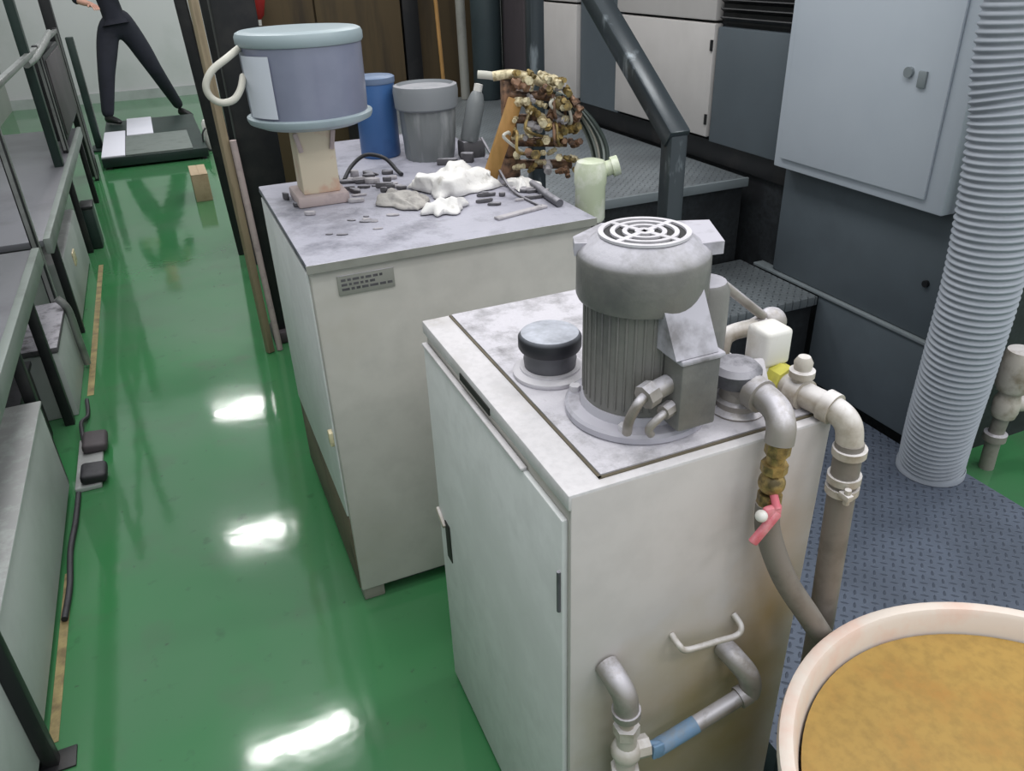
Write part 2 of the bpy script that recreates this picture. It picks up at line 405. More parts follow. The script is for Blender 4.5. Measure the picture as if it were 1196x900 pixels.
build('kick_plate', MB().box(2.075, 2.09, 2.265, 4.95, 0.80, 0.885), 'dark_metal', mc)
build('mullion', MB().box(2.07, 2.09, 3.50, 3.895, 0.885, 1.9), 'slate', mc)
build('upper_fascia', MB().box(2.06, 2.09, 1.5, 2.262, 1.9, 2.6, 0.004), 'slate', mc)
def mdoor(y0, y1, z0, z1):
    d = build('door', MB().box(2.047, 2.088, y0, y1, z0, z1, 0.006), 'machine_white', mc)
    return d
d1 = mdoor(2.745, 3.497, 0.90, 1.328)
for z in (0.97, 1.25): build('hinge', MB().cyl((2.046, 2.755, z - 0.02), (2.046, 2.755, z + 0.02), 0.007, n=10), 'dark_metal', d1)
mdoor(2.745, 3.497, 1.338, 1.88)
mdoor(3.90, 4.74, 0.90, 1.352); mdoor(3.90, 4.74, 1.362, 1.88)
# big pale electrical cabinet on the machine
ec = build('control_box', MB().box(1.995, 2.055, 1.54, 2.262, 0.89, 1.86, 0.006), 'panel_blue', mc)
ed = build('box_door', MB().box(1.983, 1.995, 1.60, 2.225, 0.925, 1.83, 0.005), 'panel_blue', ec)
lk = MB().cyl((1.984, 1.735, 1.262), (1.972, 1.735, 1.262), 0.015, n=16)
lk.box(1.974, 1.983, 1.672, 1.70, 1.225, 1.27, 0.003)
build('lock', lk, 'slate_light', ec)
gk = MB().box(2.03, 2.06, 1.49, 1.505, 0.13, 1.86)
build('corner_strip', gk, 'dark_metal', mc)

# corrugated duct
du = thing('corrugated_duct', 'large grey corrugated duct hanging down in front of the machine', 'duct', (1.93, 1.36, 0.1))
path = spline([(2.02, 1.385, 0.102), (1.965, 1.35, 0.30), (1.925, 1.318, 0.55), (1.912, 1.31, 0.85), (1.905, 1.335, 1.17), (1.90, 1.375, 1.46), (1.895, 1.39, 2.4)], 130)
pts = []; rad = []
acc = 0
for i, p in enumerate(path):
    if i: acc += (p - path[i - 1]).length
    pts.append(p); rad.append(0.093 + 0.004 * math.sin(2 * PI * acc / 0.0185))
build('hose_wall', MB().sweep(pts, rad, 40, True), 'duct', du, angle=80)
build('end_cuff', MB().lathe([(0.098, 0), (0.101, 0.002), (0.101, 0.022), (0.098, 0.026)], (2.016, 1.382, 0.1), 40), 'duct', du)

# handrail
hr = thing('handrail', 'dark steel handrail rising beside the steps', 'handrail', (1.2, 1.74, 0.1))
build('post', MB().box(1.175, 1.225, 1.715, 1.765, 0.1, 1.175, 0.005), 'rail', hr)
d = Vector((0, 2.157 - 1.74, 1.473 - 1.18)).normalized()
a0 = Vector((1.2, 1.725, 1.165)); a1 = a0 + d * 1.15
q = d.to_track_quat('Y', 'Z')
build('sloping_rail', MB().obox((a0 + a1) / 2, (0.062, (a1 - a0).length, 0.05), q, 0.006), 'rail', hr)
build('foot_plate', MB().box(1.15, 1.25, 1.69, 1.79, 0.1, 0.112, 0.002), 'rail', hr)
a2 = a0 + d * 1.05
build('post', MB().box(1.175, 1.225, a2.y - 0.025, a2.y + 0.025, 0.80, a2.z, 0.005), 'rail', hr)

# valve manifold on the floor at far right
vr = thing('pipe_valve', 'white pipe valve on the green floor right of the duct', 'valve', (2.33, 1.38, 0.0))
build('pipe', MB().tube([(2.33, 1.40, 0.0), (2.325, 1.40, 0.12), (2.325, 1.395, 0.24)], 0.024, 16), 'pipe', vr)
build('valve_body', MB().lathe([(0, 0.21), (0.035, 0.21), (0.04, 0.23), (0.04, 0.27), (0.034, 0.285), (0.034, 0.31), (0, 0.31)], (2.325, 1.395, 0.0), 24), 'pvc', vr)
build('valve_cap', MB().lathe([(0, 0.31), (0.046, 0.31), (0.052, 0.325), (0.052, 0.42), (0.044, 0.45), (0.0, 0.455)], (2.325, 1.395, 0.0), 28), 'pvc', vr)
build('side_outlet', MB().cyl((2.33, 1.395, 0.255), (2.50, 1.34, 0.255), 0.03, n=18).cyl((2.42, 1.366, 0.255), (2.47, 1.35, 0.255), 0.04, n=18), 'pvc', vr)
build('collar', MB().lathe([(0.025, 0.11), (0.036, 0.115), (0.036, 0.14), (0.025, 0.145)], (2.325, 1.40, 0), 20), 'pipe', vr)

# ------------------------------------------------------------------ near cabinet (C1)
X0, X1, Y0, Y1, H1 = 0.375, 0.815, 0.727, 1.347, 0.98
c1 = thing('coolant_cabinet', 'nearest cream steel cabinet with a grey motor standing on top', 'cabinet', ((X0 + X1) / 2, (Y0 + Y1) / 2, 0.0))
b = MB(); b.box(X0 + 0.006, X1, Y0 + 0.004, Y1, 0.012, H1 - 0.026, 0.003)
build('body', b, 'cream', c1)
build('front_panel', MB().box(X0 + 0.004, X1 - 0.002, Y0, Y0 + 0.004, 0.012, H1 - 0.004, 0.0015), 'c1_front', c1)
build('base_plinth', MB().box(X0 + 0.02, X1 - 0.01, Y0 + 0.02, Y1 - 0.01, 0.0, 0.012), 'rust_brown', c1)
build('top_rim', MB().box(X0, X1, Y0 + 0.0005, Y1 + 0.003, H1 - 0.026, H1, 0.003), 'c1_rim', c1)
tp = build('top_plate', MB().box(X0 + 0.058, X1 - 0.012, Y0 + 0.02, Y1 - 0.006, H1, H1 + 0.005, 0.002), 'dust_plate', c1)
gr = MB()
for (x0, x1, y0, y1) in ((X0 + 0.054, X0 + 0.058, Y0 + 0.016, Y1 - 0.004), (X0 + 0.054, X1 - 0.012, Y0 + 0.016, Y0 + 0.02)):
    gr.box(x0, x1, y0, y1, H1, H1 + 0.0025)
build('gasket', gr, 'rust_brown', c1)
d = build('door', MB().box(X0 - 0.004, X0 + 0.006, Y0 + 0.012, Y1 - 0.006, 0.016, 0.932, 0.003), 'door', c1)
build('lit_top_edge', MB().box(X0 - 0.007, X0 + 0.004, Y0 + 0.14, Y1 - 0.006, 0.932, 0.938, 0.002), 'c1_rim', d)  # pale strip paints the light caught along the door's top edge
hp = MB().box(X0 - 0.006, X0 - 0.0035, 1.270, 1.300, 0.43, 0.53, 0.001)
hh = build('handle_recess', hp, 'lever_dark', d)
build('handle', MB().obox((X0 - 0.008, 1.318, 0.525), (0.008, 0.05, 0.012), Matrix.Rotation(0.5, 3, 'X'), 0.003), 'pvc', d)
build('hinge', MB().cyl((X0 - 0.006, 0.745, 0.765), (X0 - 0.006, 0.745, 0.84), 0.0032, n=10), 'dark_pewter', d)
build('vent_slot', MB().box(X0 - 0.002, X0 + 0.003, 1.00, 1.135, 0.9545, 0.968), 'lever_dark', c1)
hd = MB().tube([(0.558, Y0, 0.650), (0.559, Y0 - 0.020, 0.645), (0.572, Y0 - 0.025, 0.634), (0.63, Y0 - 0.025, 0.626), (0.668, Y0 - 0.025, 0.622), (0.679, Y0 - 0.020, 0.632), (0.678, Y0, 0.642)], 0.0052, 10, 8)
build('pull_handle', hd, 'pvc', c1)

# drain pipework low on the front
dp = thing('drain_pipework', 'grey elbow pipes and valve with partly blue pipe low on the nearest cabinet front', 'pipework', (0.55, Y0 - 0.04, 0.5))
build('elbow', MB().tube([(0.440, Y0 - 0.0005, 0.640), (0.443, Y0 - 0.028, 0.632), (0.449, Y0 - 0.044, 0.610), (0.452, Y0 - 0.046, 0.572)], 0.0195, 20).cyl((0.451, Y0 - 0.046, 0.585), (0.452, Y0 - 0.046, 0.572), 0.0225, n=20), 'pipe', dp)
build('nipple', MB().cyl((0.452, Y0 - 0.046, 0.575), (0.454, Y0 - 0.046, 0.52), 0.0125, n=16).cyl((0.453, Y0 - 0.046, 0.548), (0.454, Y0 - 0.046, 0.527), 0.021, n=6), 'pvc', dp)
vb = MB().sphere((0.455, Y0 - 0.046, 0.485), 0.0245).cyl((0.455, Y0 - 0.046, 0.53), (0.455, Y0 - 0.046, 0.43), 0.0165, n=18)
vb.cyl((0.455, Y0 - 0.046, 0.445), (0.455, Y0 - 0.046, 0.428), 0.0235, n=8).cyl((0.455, Y0 - 0.046, 0.485), (0.492, Y0 - 0.05, 0.482), 0.018, n=8)
build('valve_body', vb, 'pvc', dp)
build('lever', MB().obox((0.505, Y0 - 0.062, 0.475), (0.02, 0.006, 0.03), None, 0.002).tube([(0.495, Y0 - 0.05, 0.482), (0.51, Y0 - 0.058, 0.482), (0.516, Y0 - 0.058, 0.462)], 0.006, 10), 'blue_pipe', dp)
p0 = Vector((0.505, Y0 - 0.05, 0.462)); p1 = Vector((0.585, Y0 - 0.05, 0.481)); p2 = Vector((0.685, Y0 - 0.05, 0.506))
build('blue_pipe', MB().cyl(p0, p1, 0.0145, n=18), 'blue_pipe', dp)['label'] = 'blue painted length of pipe'
build('cross_pipe', MB().cyl(p1, p2, 0.014, n=18).cyl(p2 - Vector((0.018, 0, 0.0045)), p2, 0.0185, n=18), 'pipe', dp)
build('elbow', MB().tube([(0.664, Y0 - 0.0005, 0.576), (0.668, Y0 - 0.028, 0.572), (0.680, Y0 - 0.046, 0.552), (0.688, Y0 - 0.05, 0.527), (0.688, Y0 - 0.05, 0.505)], 0.0185, 20), 'pipe', dp)
build('drain_tail', MB().tube([(0.455, Y0 - 0.046, 0.435), (0.455, Y0 - 0.046, 0.22), (0.455, Y0 - 0.03, 0.10), (0.456, Y0 + 0.004, 0.085)], 0.0125, 14), 'dark_pewter', dp)

# motor
mx, my, mz = 0.566, 0.876, H1 + 0.005
mo = thing('pump_motor', 'grey dusty vertical electric motor on the nearest cabinet', 'motor', (mx, my, mz))
build('base_flange', MB().lathe([(0, 0), (0.104, 0), (0.108, 0.003), (0.108, 0.012), (0.104, 0.016), (0.086, 0.018), (0.082, 0.03), (0, 0.03)], (mx, my, mz), 56), 'motor_dusty', mo)
bd = MB().lathe([(0, 0.03), (0.080, 0.03), (0.080, 0.205), (0, 0.205)], (mx, my, mz), 56)
for k in range(40):
    a = 2 * PI * k / 40
    bd.obox((mx + 0.0805 * math.cos(a), my + 0.0805 * math.sin(a), mz + 0.115), (0.0032, 0.0035, 0.155), Matrix.Rotation(a, 3, 'Z'), 0.001, 1)
build('stator_body', bd, 'motor', mo)
cw = [(0.086, 0.185), (0.0905, 0.187), (0.0925, 0.192), (0.0925, 0.246), (0.0905, 0.252), (0.084, 0.258), (0.066, 0.272), (0.062, 0.274), (0, 0.274), (0, 0.19), (0.086, 0.185)]
cowl = build('fan_cowl', MB().lathe(cw, (mx, my, mz), 56), 'motor', mo)
g = MB().lathe([(0, 0.2742), (0.058, 0.2742), (0.058, 0.2755), (0, 0.2755)], (mx, my, mz), 48)
build('fan_opening', g, 'motor_dark', cowl)
g = MB()
for r in (0.010, 0.027, 0.0435, 0.0595):
    w = 0.0032 if r < 0.05 else 0.0035
    g.lathe([(r - w, 0.275), (r - w, 0.2785), (r + w, 0.2785), (r + w, 0.275)], (mx, my, mz), 48, None, True)
for k in range(4):
    a = PI * k / 4 + 0.35
    if k % 2 == 0: g.obox((mx, my, mz + 0.2772), (0.116, 0.008, 0.0022), Matrix.Rotation(a, 3, 'Z'))
build('fan_grille', g, 'dusty_white', cowl)
ca, sa = 0.916, -0.40
fr = ((mx, my, mz + 0.245), (ca, sa, 0), (-sa, ca, 0), (0, 0, 1))
build('rain_shield', MB().prism([(0.06, -0.02), (0.108, -0.008), (0.108, 0.088), (-0.05, 0.088), (-0.095, 0.03), (-0.095, 0.0), (-0.06, 0.0)], 0, 0.018, fr), 'motor_dusty', mo)['label'] = 'white dusty shield plate'
# terminal box and its neck
tb = build('terminal_box', MB().box(0.556, 0.618, 0.752, 0.812, 1.012, 1.116, 0.004), 'motor', mo)
build('box_lid', MB().box(0.552, 0.622, 0.748, 0.815, 1.116, 1.124, 0.003), 'motor_dusty', tb)
nk = MB()
nk.prism([(0.752, 1.125), (0.81, 1.125), (0.81, 1.20), (0.797, 1.20)], 0.545, 0.612, ((0, 0, 0), (0, 1, 0), (0, 0, 1), (1, 0, 0)))
build('terminal_neck', nk, 'motor_dusty', mo)
cg = MB().cyl((0.556, 0.782, 1.075), (0.520, 0.776, 1.07), 0.014, n=14).cyl((0.530, 0.778, 1.072), (0.512, 0.774, 1.068), 0.018, n=8)
cg.tube([(0.515, 0.775, 1.07), (0.500, 0.768, 1.065), (0.490, 0.772, 1.04), (0.492, 0.78, 1.015)], 0.007, 10)
cg.tube([(0.556, 0.770, 1.045), (0.530, 0.760, 1.04), (0.516, 0.762, 1.025), (0.522, 0.766, 1.012)], 0.006, 10)
cg.cyl((0.556, 0.770, 1.045), (0.538, 0.764, 1.043), 0.011, n=8)
build('cable_gland', cg, 'pipe', tb)
build('capacitor_cover', MB().lathe([(0, 1.01), (0.036, 1.01), (0.036, 1.165), (0.030, 1.178), (0, 1.182)], (0.664, 0.862, 0), 28), 'motor', mo)
for k in range(4):
    a = 0.85 + PI * k / 2 + PI
    bl = MB().cyl((mx + 0.095 * math.cos(a), my + 0.095 * math.sin(a), mz + 0.015), (mx + 0.095 * math.cos(a), my + 0.095 * math.sin(a), mz + 0.026), 0.009, n=6)
    build('bolt', bl, 'dusty_white', mo)

# filler cap
fx, fy = 0.499, 1.036
fc = thing('filler_cap', 'round black filler cap with grey dusty top beside the motor', 'cap', (fx, fy, H1 + 0.005))
build('flange', MB().lathe([(0, 0), (0.060, 0), (0.062, 0.003), (0.062, 0.008), (0.054, 0.012), (0.05, 0.012), (0.05, 0.016), (0, 0.016)], (fx, fy, H1 + 0.005), 40), 'dusty_white', fc)
build('neck', MB().lathe([(0, 0.012), (0.042, 0.012), (0.044, 0.03), (0.042, 0.036), (0.045, 0.05), (0, 0.05)], (fx, fy, H1 + 0.005), 40), 'dark_pewter', fc)
build('lid', MB().lathe([(0, 0.048), (0.050, 0.048), (0.052, 0.052), (0.052, 0.068), (0.047, 0.075), (0.02, 0.078), (0, 0.078)], (fx, fy, H1 + 0.005), 40), 'black_cap', fc)

# outlet pipework at the right front corner
Z = H1 + 0.005
vp = thing('outlet_pipework', 'cluster of white and grey outlet pipes with brass valve on the nearest cabinet corner', 'pipework', (0.72, 0.80, Z))
build('pump_socket', MB().lathe([(0, 0), (0.040, 0), (0.042, 0.004), (0.036, 0.009), (0.033, 0.010), (0.033, 0.016), (0.035, 0.020), (0.029, 0.024), (0.028, 0.05), (0, 0.05)], (0.700, 0.805, Z), 36), 'pipe', vp)
build('pump_head', MB().lathe([(0, 0.048), (0.034, 0.048), (0.038, 0.054), (0.038, 0.07), (0.03, 0.078), (0, 0.08)], (0.692, 0.808, Z), 30), 'dark_pewter', vp)
build('elbow', MB().tube([(0.692, 0.80, Z + 0.045), (0.702, 0.765, Z + 0.046), (0.700, 0.725, Z + 0.042), (0.692, 0.702, Z + 0.028), (0.688, 0.697, Z + 0.005)], [0.0205] * 33, 20).cyl((0.699, 0.775, Z + 0.046), (0.7005, 0.755, Z + 0.0455), 0.0255, n=20), 'pipe', vp)
bv = MB().cyl((0.688, 0.697, Z + 0.006), (0.687, 0.697, Z - 0.012), 0.018, n=8).cyl((0.687, 0.697, Z - 0.01), (0.686, 0.697, Z - 0.03), 0.013, n=16)
bv.cyl((0.686, 0.697, Z - 0.028), (0.686, 0.697, Z - 0.042), 0.019, n=8).sphere((0.686, 0.697, Z - 0.062), 0.0195).cyl((0.686, 0.697, Z - 0.08), (0.686, 0.697, Z - 0.1), 0.0175, n=8)
brv = build('brass_valve', bv, 'brass', vp)
build('valve_lever', MB().obox((0.662, 0.672, Z - 0.118), (0.016, 0.009, 0.058), Matrix.Rotation(0.75, 3, 'Y'), 0.003).obox((0.674, 0.676, Z - 0.098), (0.03, 0.012, 0.026), None, 0.005).cyl((0.683, 0.692, Z - 0.066), (0.679, 0.672, Z - 0.09), 0.006, n=10), 'pink', brv)['label'] = 'pink-red lever'
build('white_knob', MB().sphere((0.653, 0.673, Z - 0.094), 0.009), 'white_plastic', brv)
hs = MB().tube([(0.686, 0.697, Z - 0.098), (0.690, 0.693, Z - 0.15), (0.717, 0.672, Z - 0.235), (0.768, 0.652, Z - 0.325), (0.812, 0.645, Z - 0.40), (0.862, 0.642, Z - 0.50), (0.885, 0.65, Z - 0.64), (0.872, 0.666, Z - 0.80), (0.872, 0.670, 0.002)], 0.0185, 18)
build('hose', hs, 'hose', vp)
# solenoid
build('solenoid_head', MB().box(0.760, 0.812, 0.826, 0.876, 1.025, 1.086, 0.008, 3).box(0.764, 0.808, 0.83, 0.872, 1.005, 1.025, 0.004), 'white_plastic', vp)['label'] = 'square white valve head'
build('yellow_ring', MB().cyl((0.792, 0.832, 1.006), (0.793, 0.805, 1.006), 0.0245, n=8).cyl((0.790, 0.845, 0.986), (0.790, 0.845, 1.008), 0.022, n=16), 'yellow', vp)['label'] = 'yellow-green ring'
wp = MB().tube([(0.791, 0.815, 1.004), (0.793, 0.785, 1.004), (0.795, 0.755, 1.004), (0.806, 0.715, 1.000), (0.812, 0.695, 0.985), (0.814, 0.688, 0.955)], 0.0195, 20)
wp.cyl((0.790, 0.790, 1.003), (0.792, 0.765, 1.004), 0.0245, n=20).cyl((0.801, 0.735, 1.003), (0.805, 0.718, 1.001), 0.0245, n=20)
build('white_pipe', wp, 'pvc', vp)
build('plug', MB().lathe([(0, 1.008), (0.014, 1.008), (0.014, 1.03), (0.019, 1.032), (0.019, 1.042), (0.013, 1.044), (0.014, 1.055), (0.009, 1.064), (0, 1.065)], (0.791, 0.778, 0), 20), 'pvc', vp)
h2 = MB().tube([(0.814, 0.688, 0.96), (0.815, 0.684, 0.85), (0.818, 0.680, 0.72), (0.826, 0.680, 0.58), (0.834, 0.684, 0.40), (0.834, 0.684, 0.002)], 0.0205, 20)
h2o = build('hose', h2, 'hose', vp)
for z, x in ((0.952, 0.8143), (0.905, 0.8145), (0.885, 0.8150)):
    cl = build('hose_clamp', MB().cyl((x, 0.686, z), (x + 0.0005, 0.686, z - 0.012), 0.0245, n=24), 'pvc', h2o)
build('clamp_screw', MB().obox((0.798, 0.662, 0.885), (0.012, 0.02, 0.01), None, 0.002).cyl((0.798, 0.66, 0.898), (0.799, 0.66, 0.872), 0.005, n=8), 'pvc', h2o)
build('ball_fitting', MB().sphere((0.836, 0.905, 1.060), 0.024).cyl((0.836, 0.905, 1.058), (0.836, 0.905, 0.985), 0.014, n=14).cyl((0.823, 0.905, 1.058), (0.800, 0.904, 1.052), 0.019, n=8), 'pipe', vp)
build('feed_pipe', MB().tube([(0.742, 0.905, 0.985), (0.742, 0.905, 1.04), (0.755, 0.905, 1.056), (0.80, 0.905, 1.058), (0.83, 0.905, 1.06)], 0.0135, 16), 'pvc', vp)
build('inclined_rod', MB().cyl((0.716, 0.896, 1.155), (0.815, 0.903, 1.075), 0.0075, n=12), 'pipe', vp)
build('bracket', MB().obox((0.735, 0.845, Z + 0.025), (0.05, 0.07, 0.05), Matrix.Rotation(-0.5, 3, 'X'), 0.005), 'dusty_white', vp)

# ------------------------------------------------------------------ second cabinet (C2)
A0, A1, B0, B1, H2 = 0.224, 0.935, 1.69, 2.44, 1.012
c2 = thing('work_cabinet', 'cream steel cabinet with dusty cluttered worktop behind the nearest cabinet', 'cabinet', ((A0 + A1) / 2, (B0 + B1) / 2, 0.0))
build('body', MB().box(A0, A1, B0, B1, 0.045, H2 - 0.02, 0.006), 'cream', c2)
build('worktop', MB().box(A0 - 0.006, A1 + 0.006, B0 - 0.012, B1 + 0.004, H2 - 0.02, H2, 0.004), 'cream_top', c2)
build('worktop_edge', MB().box(A0 - 0.007, A1 + 0.007, B0 - 0.0135, B0 - 0.0115, H2 - 0.020, H2 - 0.001), 'slab_edge', c2)
sd = build('side_door', MB().box(A0 - 0.005, A0, B0 + 0.015, B1 - 0.01, 0.30, H2 - 0.03, 0.002), 'door', c2)
build('latch', MB().box(A0 - 0.015, A0 - 0.004, B0 + 0.02, B0 + 0.045, 0.52, 0.56, 0.003), 'brass_pale', sd)
build('lower_panel', MB().box(A0 - 0.003, A0 + 0.002, B0 + 0.01, B1 - 0.01, 0.05, 0.295, 0.001), 'rust_brown', c2)  # lower strip of the side in a darker mottled brown
nb = build('name_plate', MB().box(0.282, 0.414, B0 - 0.004, B0, 0.925, 0.972, 0.001), 'slab_edge', c2)
ln = MB()
for i, (w, zz) in enumerate(((0.10, 0.961), (0.08, 0.950), (0.108, 0.939))):
    x = 0.29
    while x < 0.29 + w:
        L_ = random.uniform(0.006, 0.02); ln.box(x, x + L_, B0 - 0.0045, B0 - 0.0038, zz - 0.003, zz + 0.003); x += L_ + 0.004
build('plate_print', ln, 'scrap', nb)
for (x, y) in ((A0 + 0.035, B0 + 0.04), (A1 - 0.035, B0 + 0.04), (A0 + 0.035, B1 - 0.04), (A1 - 0.035, B1 - 0.04)):
    build('foot', MB().box(x - 0.03, x + 0.03, y - 0.03, y + 0.03, 0, 0.046, 0.004), 'pipe', c2)
build('plinth', MB().box(A0 + 0.10, A1 - 0.08, B0 + 0.05, B1 - 0.08, 0.0, 0.03), 'dark_pewter', c2)

# low table behind C2 carrying the buckets
st = thing('side_table', 'dusty steel table behind the cream work cabinet carrying blue and grey containers', 'table', (0.70, 2.76, 0.0))
build('table_top', MB().box(0.46, 0.99, 2.47, 3.02, 0.972, 1.0, 0.004), 'cream_top', st)
for (x, y) in ((0.50, 2.51), (0.95, 2.51), (0.50, 2.98), (0.95, 2.98)):
    build('leg', MB().box(x - 0.02, x + 0.02, y - 0.02, y + 0.02, 0, 0.972, 0.003), 'dark_metal', st)

# pail on its stand
px, py = 0.364, 2.20
sb = thing('carton_stand', 'pale carton covered stand under the blue-grey pail', 'stand', (0.352, 2.20, H2))
build('stand_base', MB().box(0.285, 0.425, 2.13, 2.28, H2, H2 + 0.03, 0.006), 'carton_pink', sb)
build('carton_column', MB().box(0.306, 0.406, 2.15, 2.25, H2 + 0.03, 1.2175, 0.004), 'carton', sb)
for s in (-1, 1):
    fl_ = MB().obox((0.356 + s * 0.045, 2.146, 1.18), (0.012, 0.006, 0.05), Matrix.Rotation(0.2 * s, 3, 'Y'), 0.001)
    build('carton_flap', fl_, 'carton_pink', sb)
pl = thing('plastic_pail', 'blue-grey plastic pail with pale lid and rim tray on the carton stand', 'pail', (px, py, 1.218))
PZ = 1.218
build('rim_tray', MB().lathe([(0, 0), (0.13, 0), (0.158, 0.012), (0.162, 0.020), (0.162, 0.027), (0.156, 0.030), (0, 0.030)], (px, py, PZ), 56), 'pail_rim', pl)
build('pail_body', MB().lathe([(0, 0.030), (0.150, 0.030), (0.1515, 0.06), (0.153, 0.196), (0, 0.196)], (px, py, PZ), 56), 'pail', pl)
build('lid', MB().lathe([(0.150, 0.196), (0.156, 0.197), (0.159, 0.202), (0.159, 0.218), (0.155, 0.226), (0.146, 0.230), (0.12, 0.231), (0, 0.233), (0, 0.200), (0.150, 0.196)], (px, py, PZ), 56), 'pail_rim', pl)
lb = MB()
a0_, a1_ = math.radians(194), math.radians(230)
r0 = 0.1555
va = []; vb2 = []
for k in range(9):
    a = a0_ + (a1_ - a0_) * k / 8
    va.append((px + r0 * math.cos(a), py + r0 * math.sin(a), 1.254)); vb2.append((px + (r0 + 0.0025) * math.cos(a), py + (r0 + 0.0025) * math.sin(a), 1.398))
A = lb.verts(va); B = lb.verts(vb2)
A2 = lb.verts([(px + (Vector(v) - Vector((px, py, 0))).x * 1.006, py + (Vector(v) - Vector((px, py, 0))).y * 1.006, v[2]) for v in va])
B2 = lb.verts([(px + (Vector(v) - Vector((px, py, 0))).x * 1.006, py + (Vector(v) - Vector((px, py, 0))).y * 1.006, v[2]) for v in vb2])
for k in range(8):
    lb.face([A2[k], A2[k + 1], B2[k + 1], B2[k]]); lb.face([A[k + 1], A[k], B[k], B[k + 1]])
    lb.face([A[k], A[k + 1], A2[k + 1], A2[k]]); lb.face([B[k + 1], B[k], B2[k], B2[k + 1]])
lb.face([A[0], A2[0], B2[0], B[0]]); lb.face([A2[8], A[8], B[8], B2[8]])
build('paper_label', lb, 'label', pl)
tbm = MB().tube([(0.214, 2.18, 1.415), (0.175, 2.13, 1.398), (0.135, 2.115, 1.375), (0.114, 2.11, 1.345), (0.118, 2.11, 1.318), (0.140, 2.11, 1.302), (0.170, 2.115, 1.305), (0.192, 2.13, 1.325), (0.208, 2.17, 1.350)], 0.0085, 14)
build('looped_tube', tbm, 'tube_white', pl)

# blue container, grey bucket
bj = thing('blue_container', 'tall blue plastic container beside the grey bucket', 'container', (0.665, 2.70, 1.0))
build('container_body', MB().lathe([(0, 0), (0.062, 0), (0.067, 0.008), (0.067, 0.236), (0, 0.236)], (0.665, 2.70, 1.0), 36), 'blue', bj)
build('lid', MB().lathe([(0, 0.236), (0.069, 0.236), (0.07, 0.24), (0.07, 0.254), (0.064, 0.258), (0, 0.259)], (0.665, 2.70, 1.0), 36), 'teal_lid', bj)
gx, gy = 0.805, 2.585
gb = thing('grey_bucket', 'dusty grey lidded bucket wrapped in clouded plastic behind the white rag', 'bucket', (gx, gy, 1.0))
wr = MB(); n = 64
prof = [(0.078, 0.0), (0.082, 0.02), (0.088, 0.09), (0.092, 0.155), (0.090, 0.165)]
rings = []
for r, z in prof:
    rings.append(wr.verts([(gx + (r + 0.004 * math.sin(k * 5.3) * math.sin(k * 0.9 + z * 20)) * math.cos(2 * PI * k / n), gy + (r + 0.004 * math.sin(k * 5.3) * math.sin(k * 0.9 + z * 20)) * math.sin(2 * PI * k / n), 1.0 + z) for k in range(n)]))
for a, c in zip(rings, rings[1:]):
    for k in range(n): wr.face([a[k], a[(k + 1) % n], c[(k + 1) % n], c[k]])
wr.face(list(reversed(rings[0]))); wr.face(rings[-1])
build('bucket_body', wr, 'clear_grey', gb)
build('bucket_lid', MB().lathe([(0, 0.16), (0.098, 0.16), (0.103, 0.165), (0.106, 0.215), (0.103, 0.232), (0.092, 0.236), (0.088, 0.226), (0, 0.224)], (gx, gy, 1.0), 48), 'grey_plastic', gb)

# ------------------------------------------------------------------ rag, scrap and loose pieces on the worktop
def rag(name, cx, cy, lx, ly, ht, rot, m, lab, seed):
    nx, ny = 42, 34
    mb = MB(); vs = []
    for j in range(ny + 1):
        row = []
        for i in range(nx + 1):
            u = i / nx * 2 - 1; v = j / ny * 2 - 1
            rr = 1 + 0.5 * noise.noise((u * 1.5 + seed, v * 1.5, 0)) + 0.06 * noise.noise((u * 4 + seed, v * 4, 3))
            x = u * lx * rr; y = v * ly * rr
            e = max(0.0, 1 - max(abs(u), abs(v)) ** 3)
            p = Vector((x * 9 + seed, y * 9, seed))
            w1 = noise.noise((u * 1.2 + seed, v * 1.2, 1.0)); w2 = noise.noise((u * 1.6, v * 1.6 + seed, 5.0))
            fa = 0.5 + 0.5 * math.sin(4.2 * (u * 0.5 + v * 0.9) + 4.0 * w1 + seed)
            fb = 0.5 + 0.5 * math.sin(7.5 * (u * 0.95 - v * 0.35) + 5.5 * w2 + seed * 2)
            h = 0.004 + ht * (e ** 0.7) * (0.36 + 0.30 * w1 + 0.34 * fa + 0.14 * fb)
            X = cx + x * math.cos(rot) - y * math.sin(rot); Y = cy + x * math.sin(rot) + y * math.cos(rot)
            row.append(mb.bm.verts.new((X, Y, H2 + max(0.003, h))))
        vs.append(row)
    for j in range(ny):
        for i in range(nx): mb.face([vs[j][i], vs[j][i + 1], vs[j + 1][i + 1], vs[j + 1][i]])
    o = build(name, mb, m, None, angle=180)
    s = o.modifiers.new('thick', 'SOLIDIFY'); s.thickness = 0.002; s.offset = -1
    tag(o, lab, 'rag'); return o
rag('cloth_rag', 0.725, 2.125, 0.125, 0.10, 0.075, 0.25, 'rag', 'large crumpled white rag on the cluttered worktop', 3.1)
rag('cloth_rag', 0.625, 1.925, 0.055, 0.045, 0.04, 0.5, 'rag', 'small white cloth scrap lying nearest the worktop front edge', 8.4)
rag('cloth_rag', 0.545, 2.045, 0.05, 0.085, 0.04, 0.5, 'rag_grey', 'greyish soiled rag left of the white rag', 14.7)
rag('cloth_rag', 0.895, 2.04, 0.035, 0.055, 0.03, 0.1, 'rag', 'small white cloth corner right of the large rag by the brown board', 21.3)

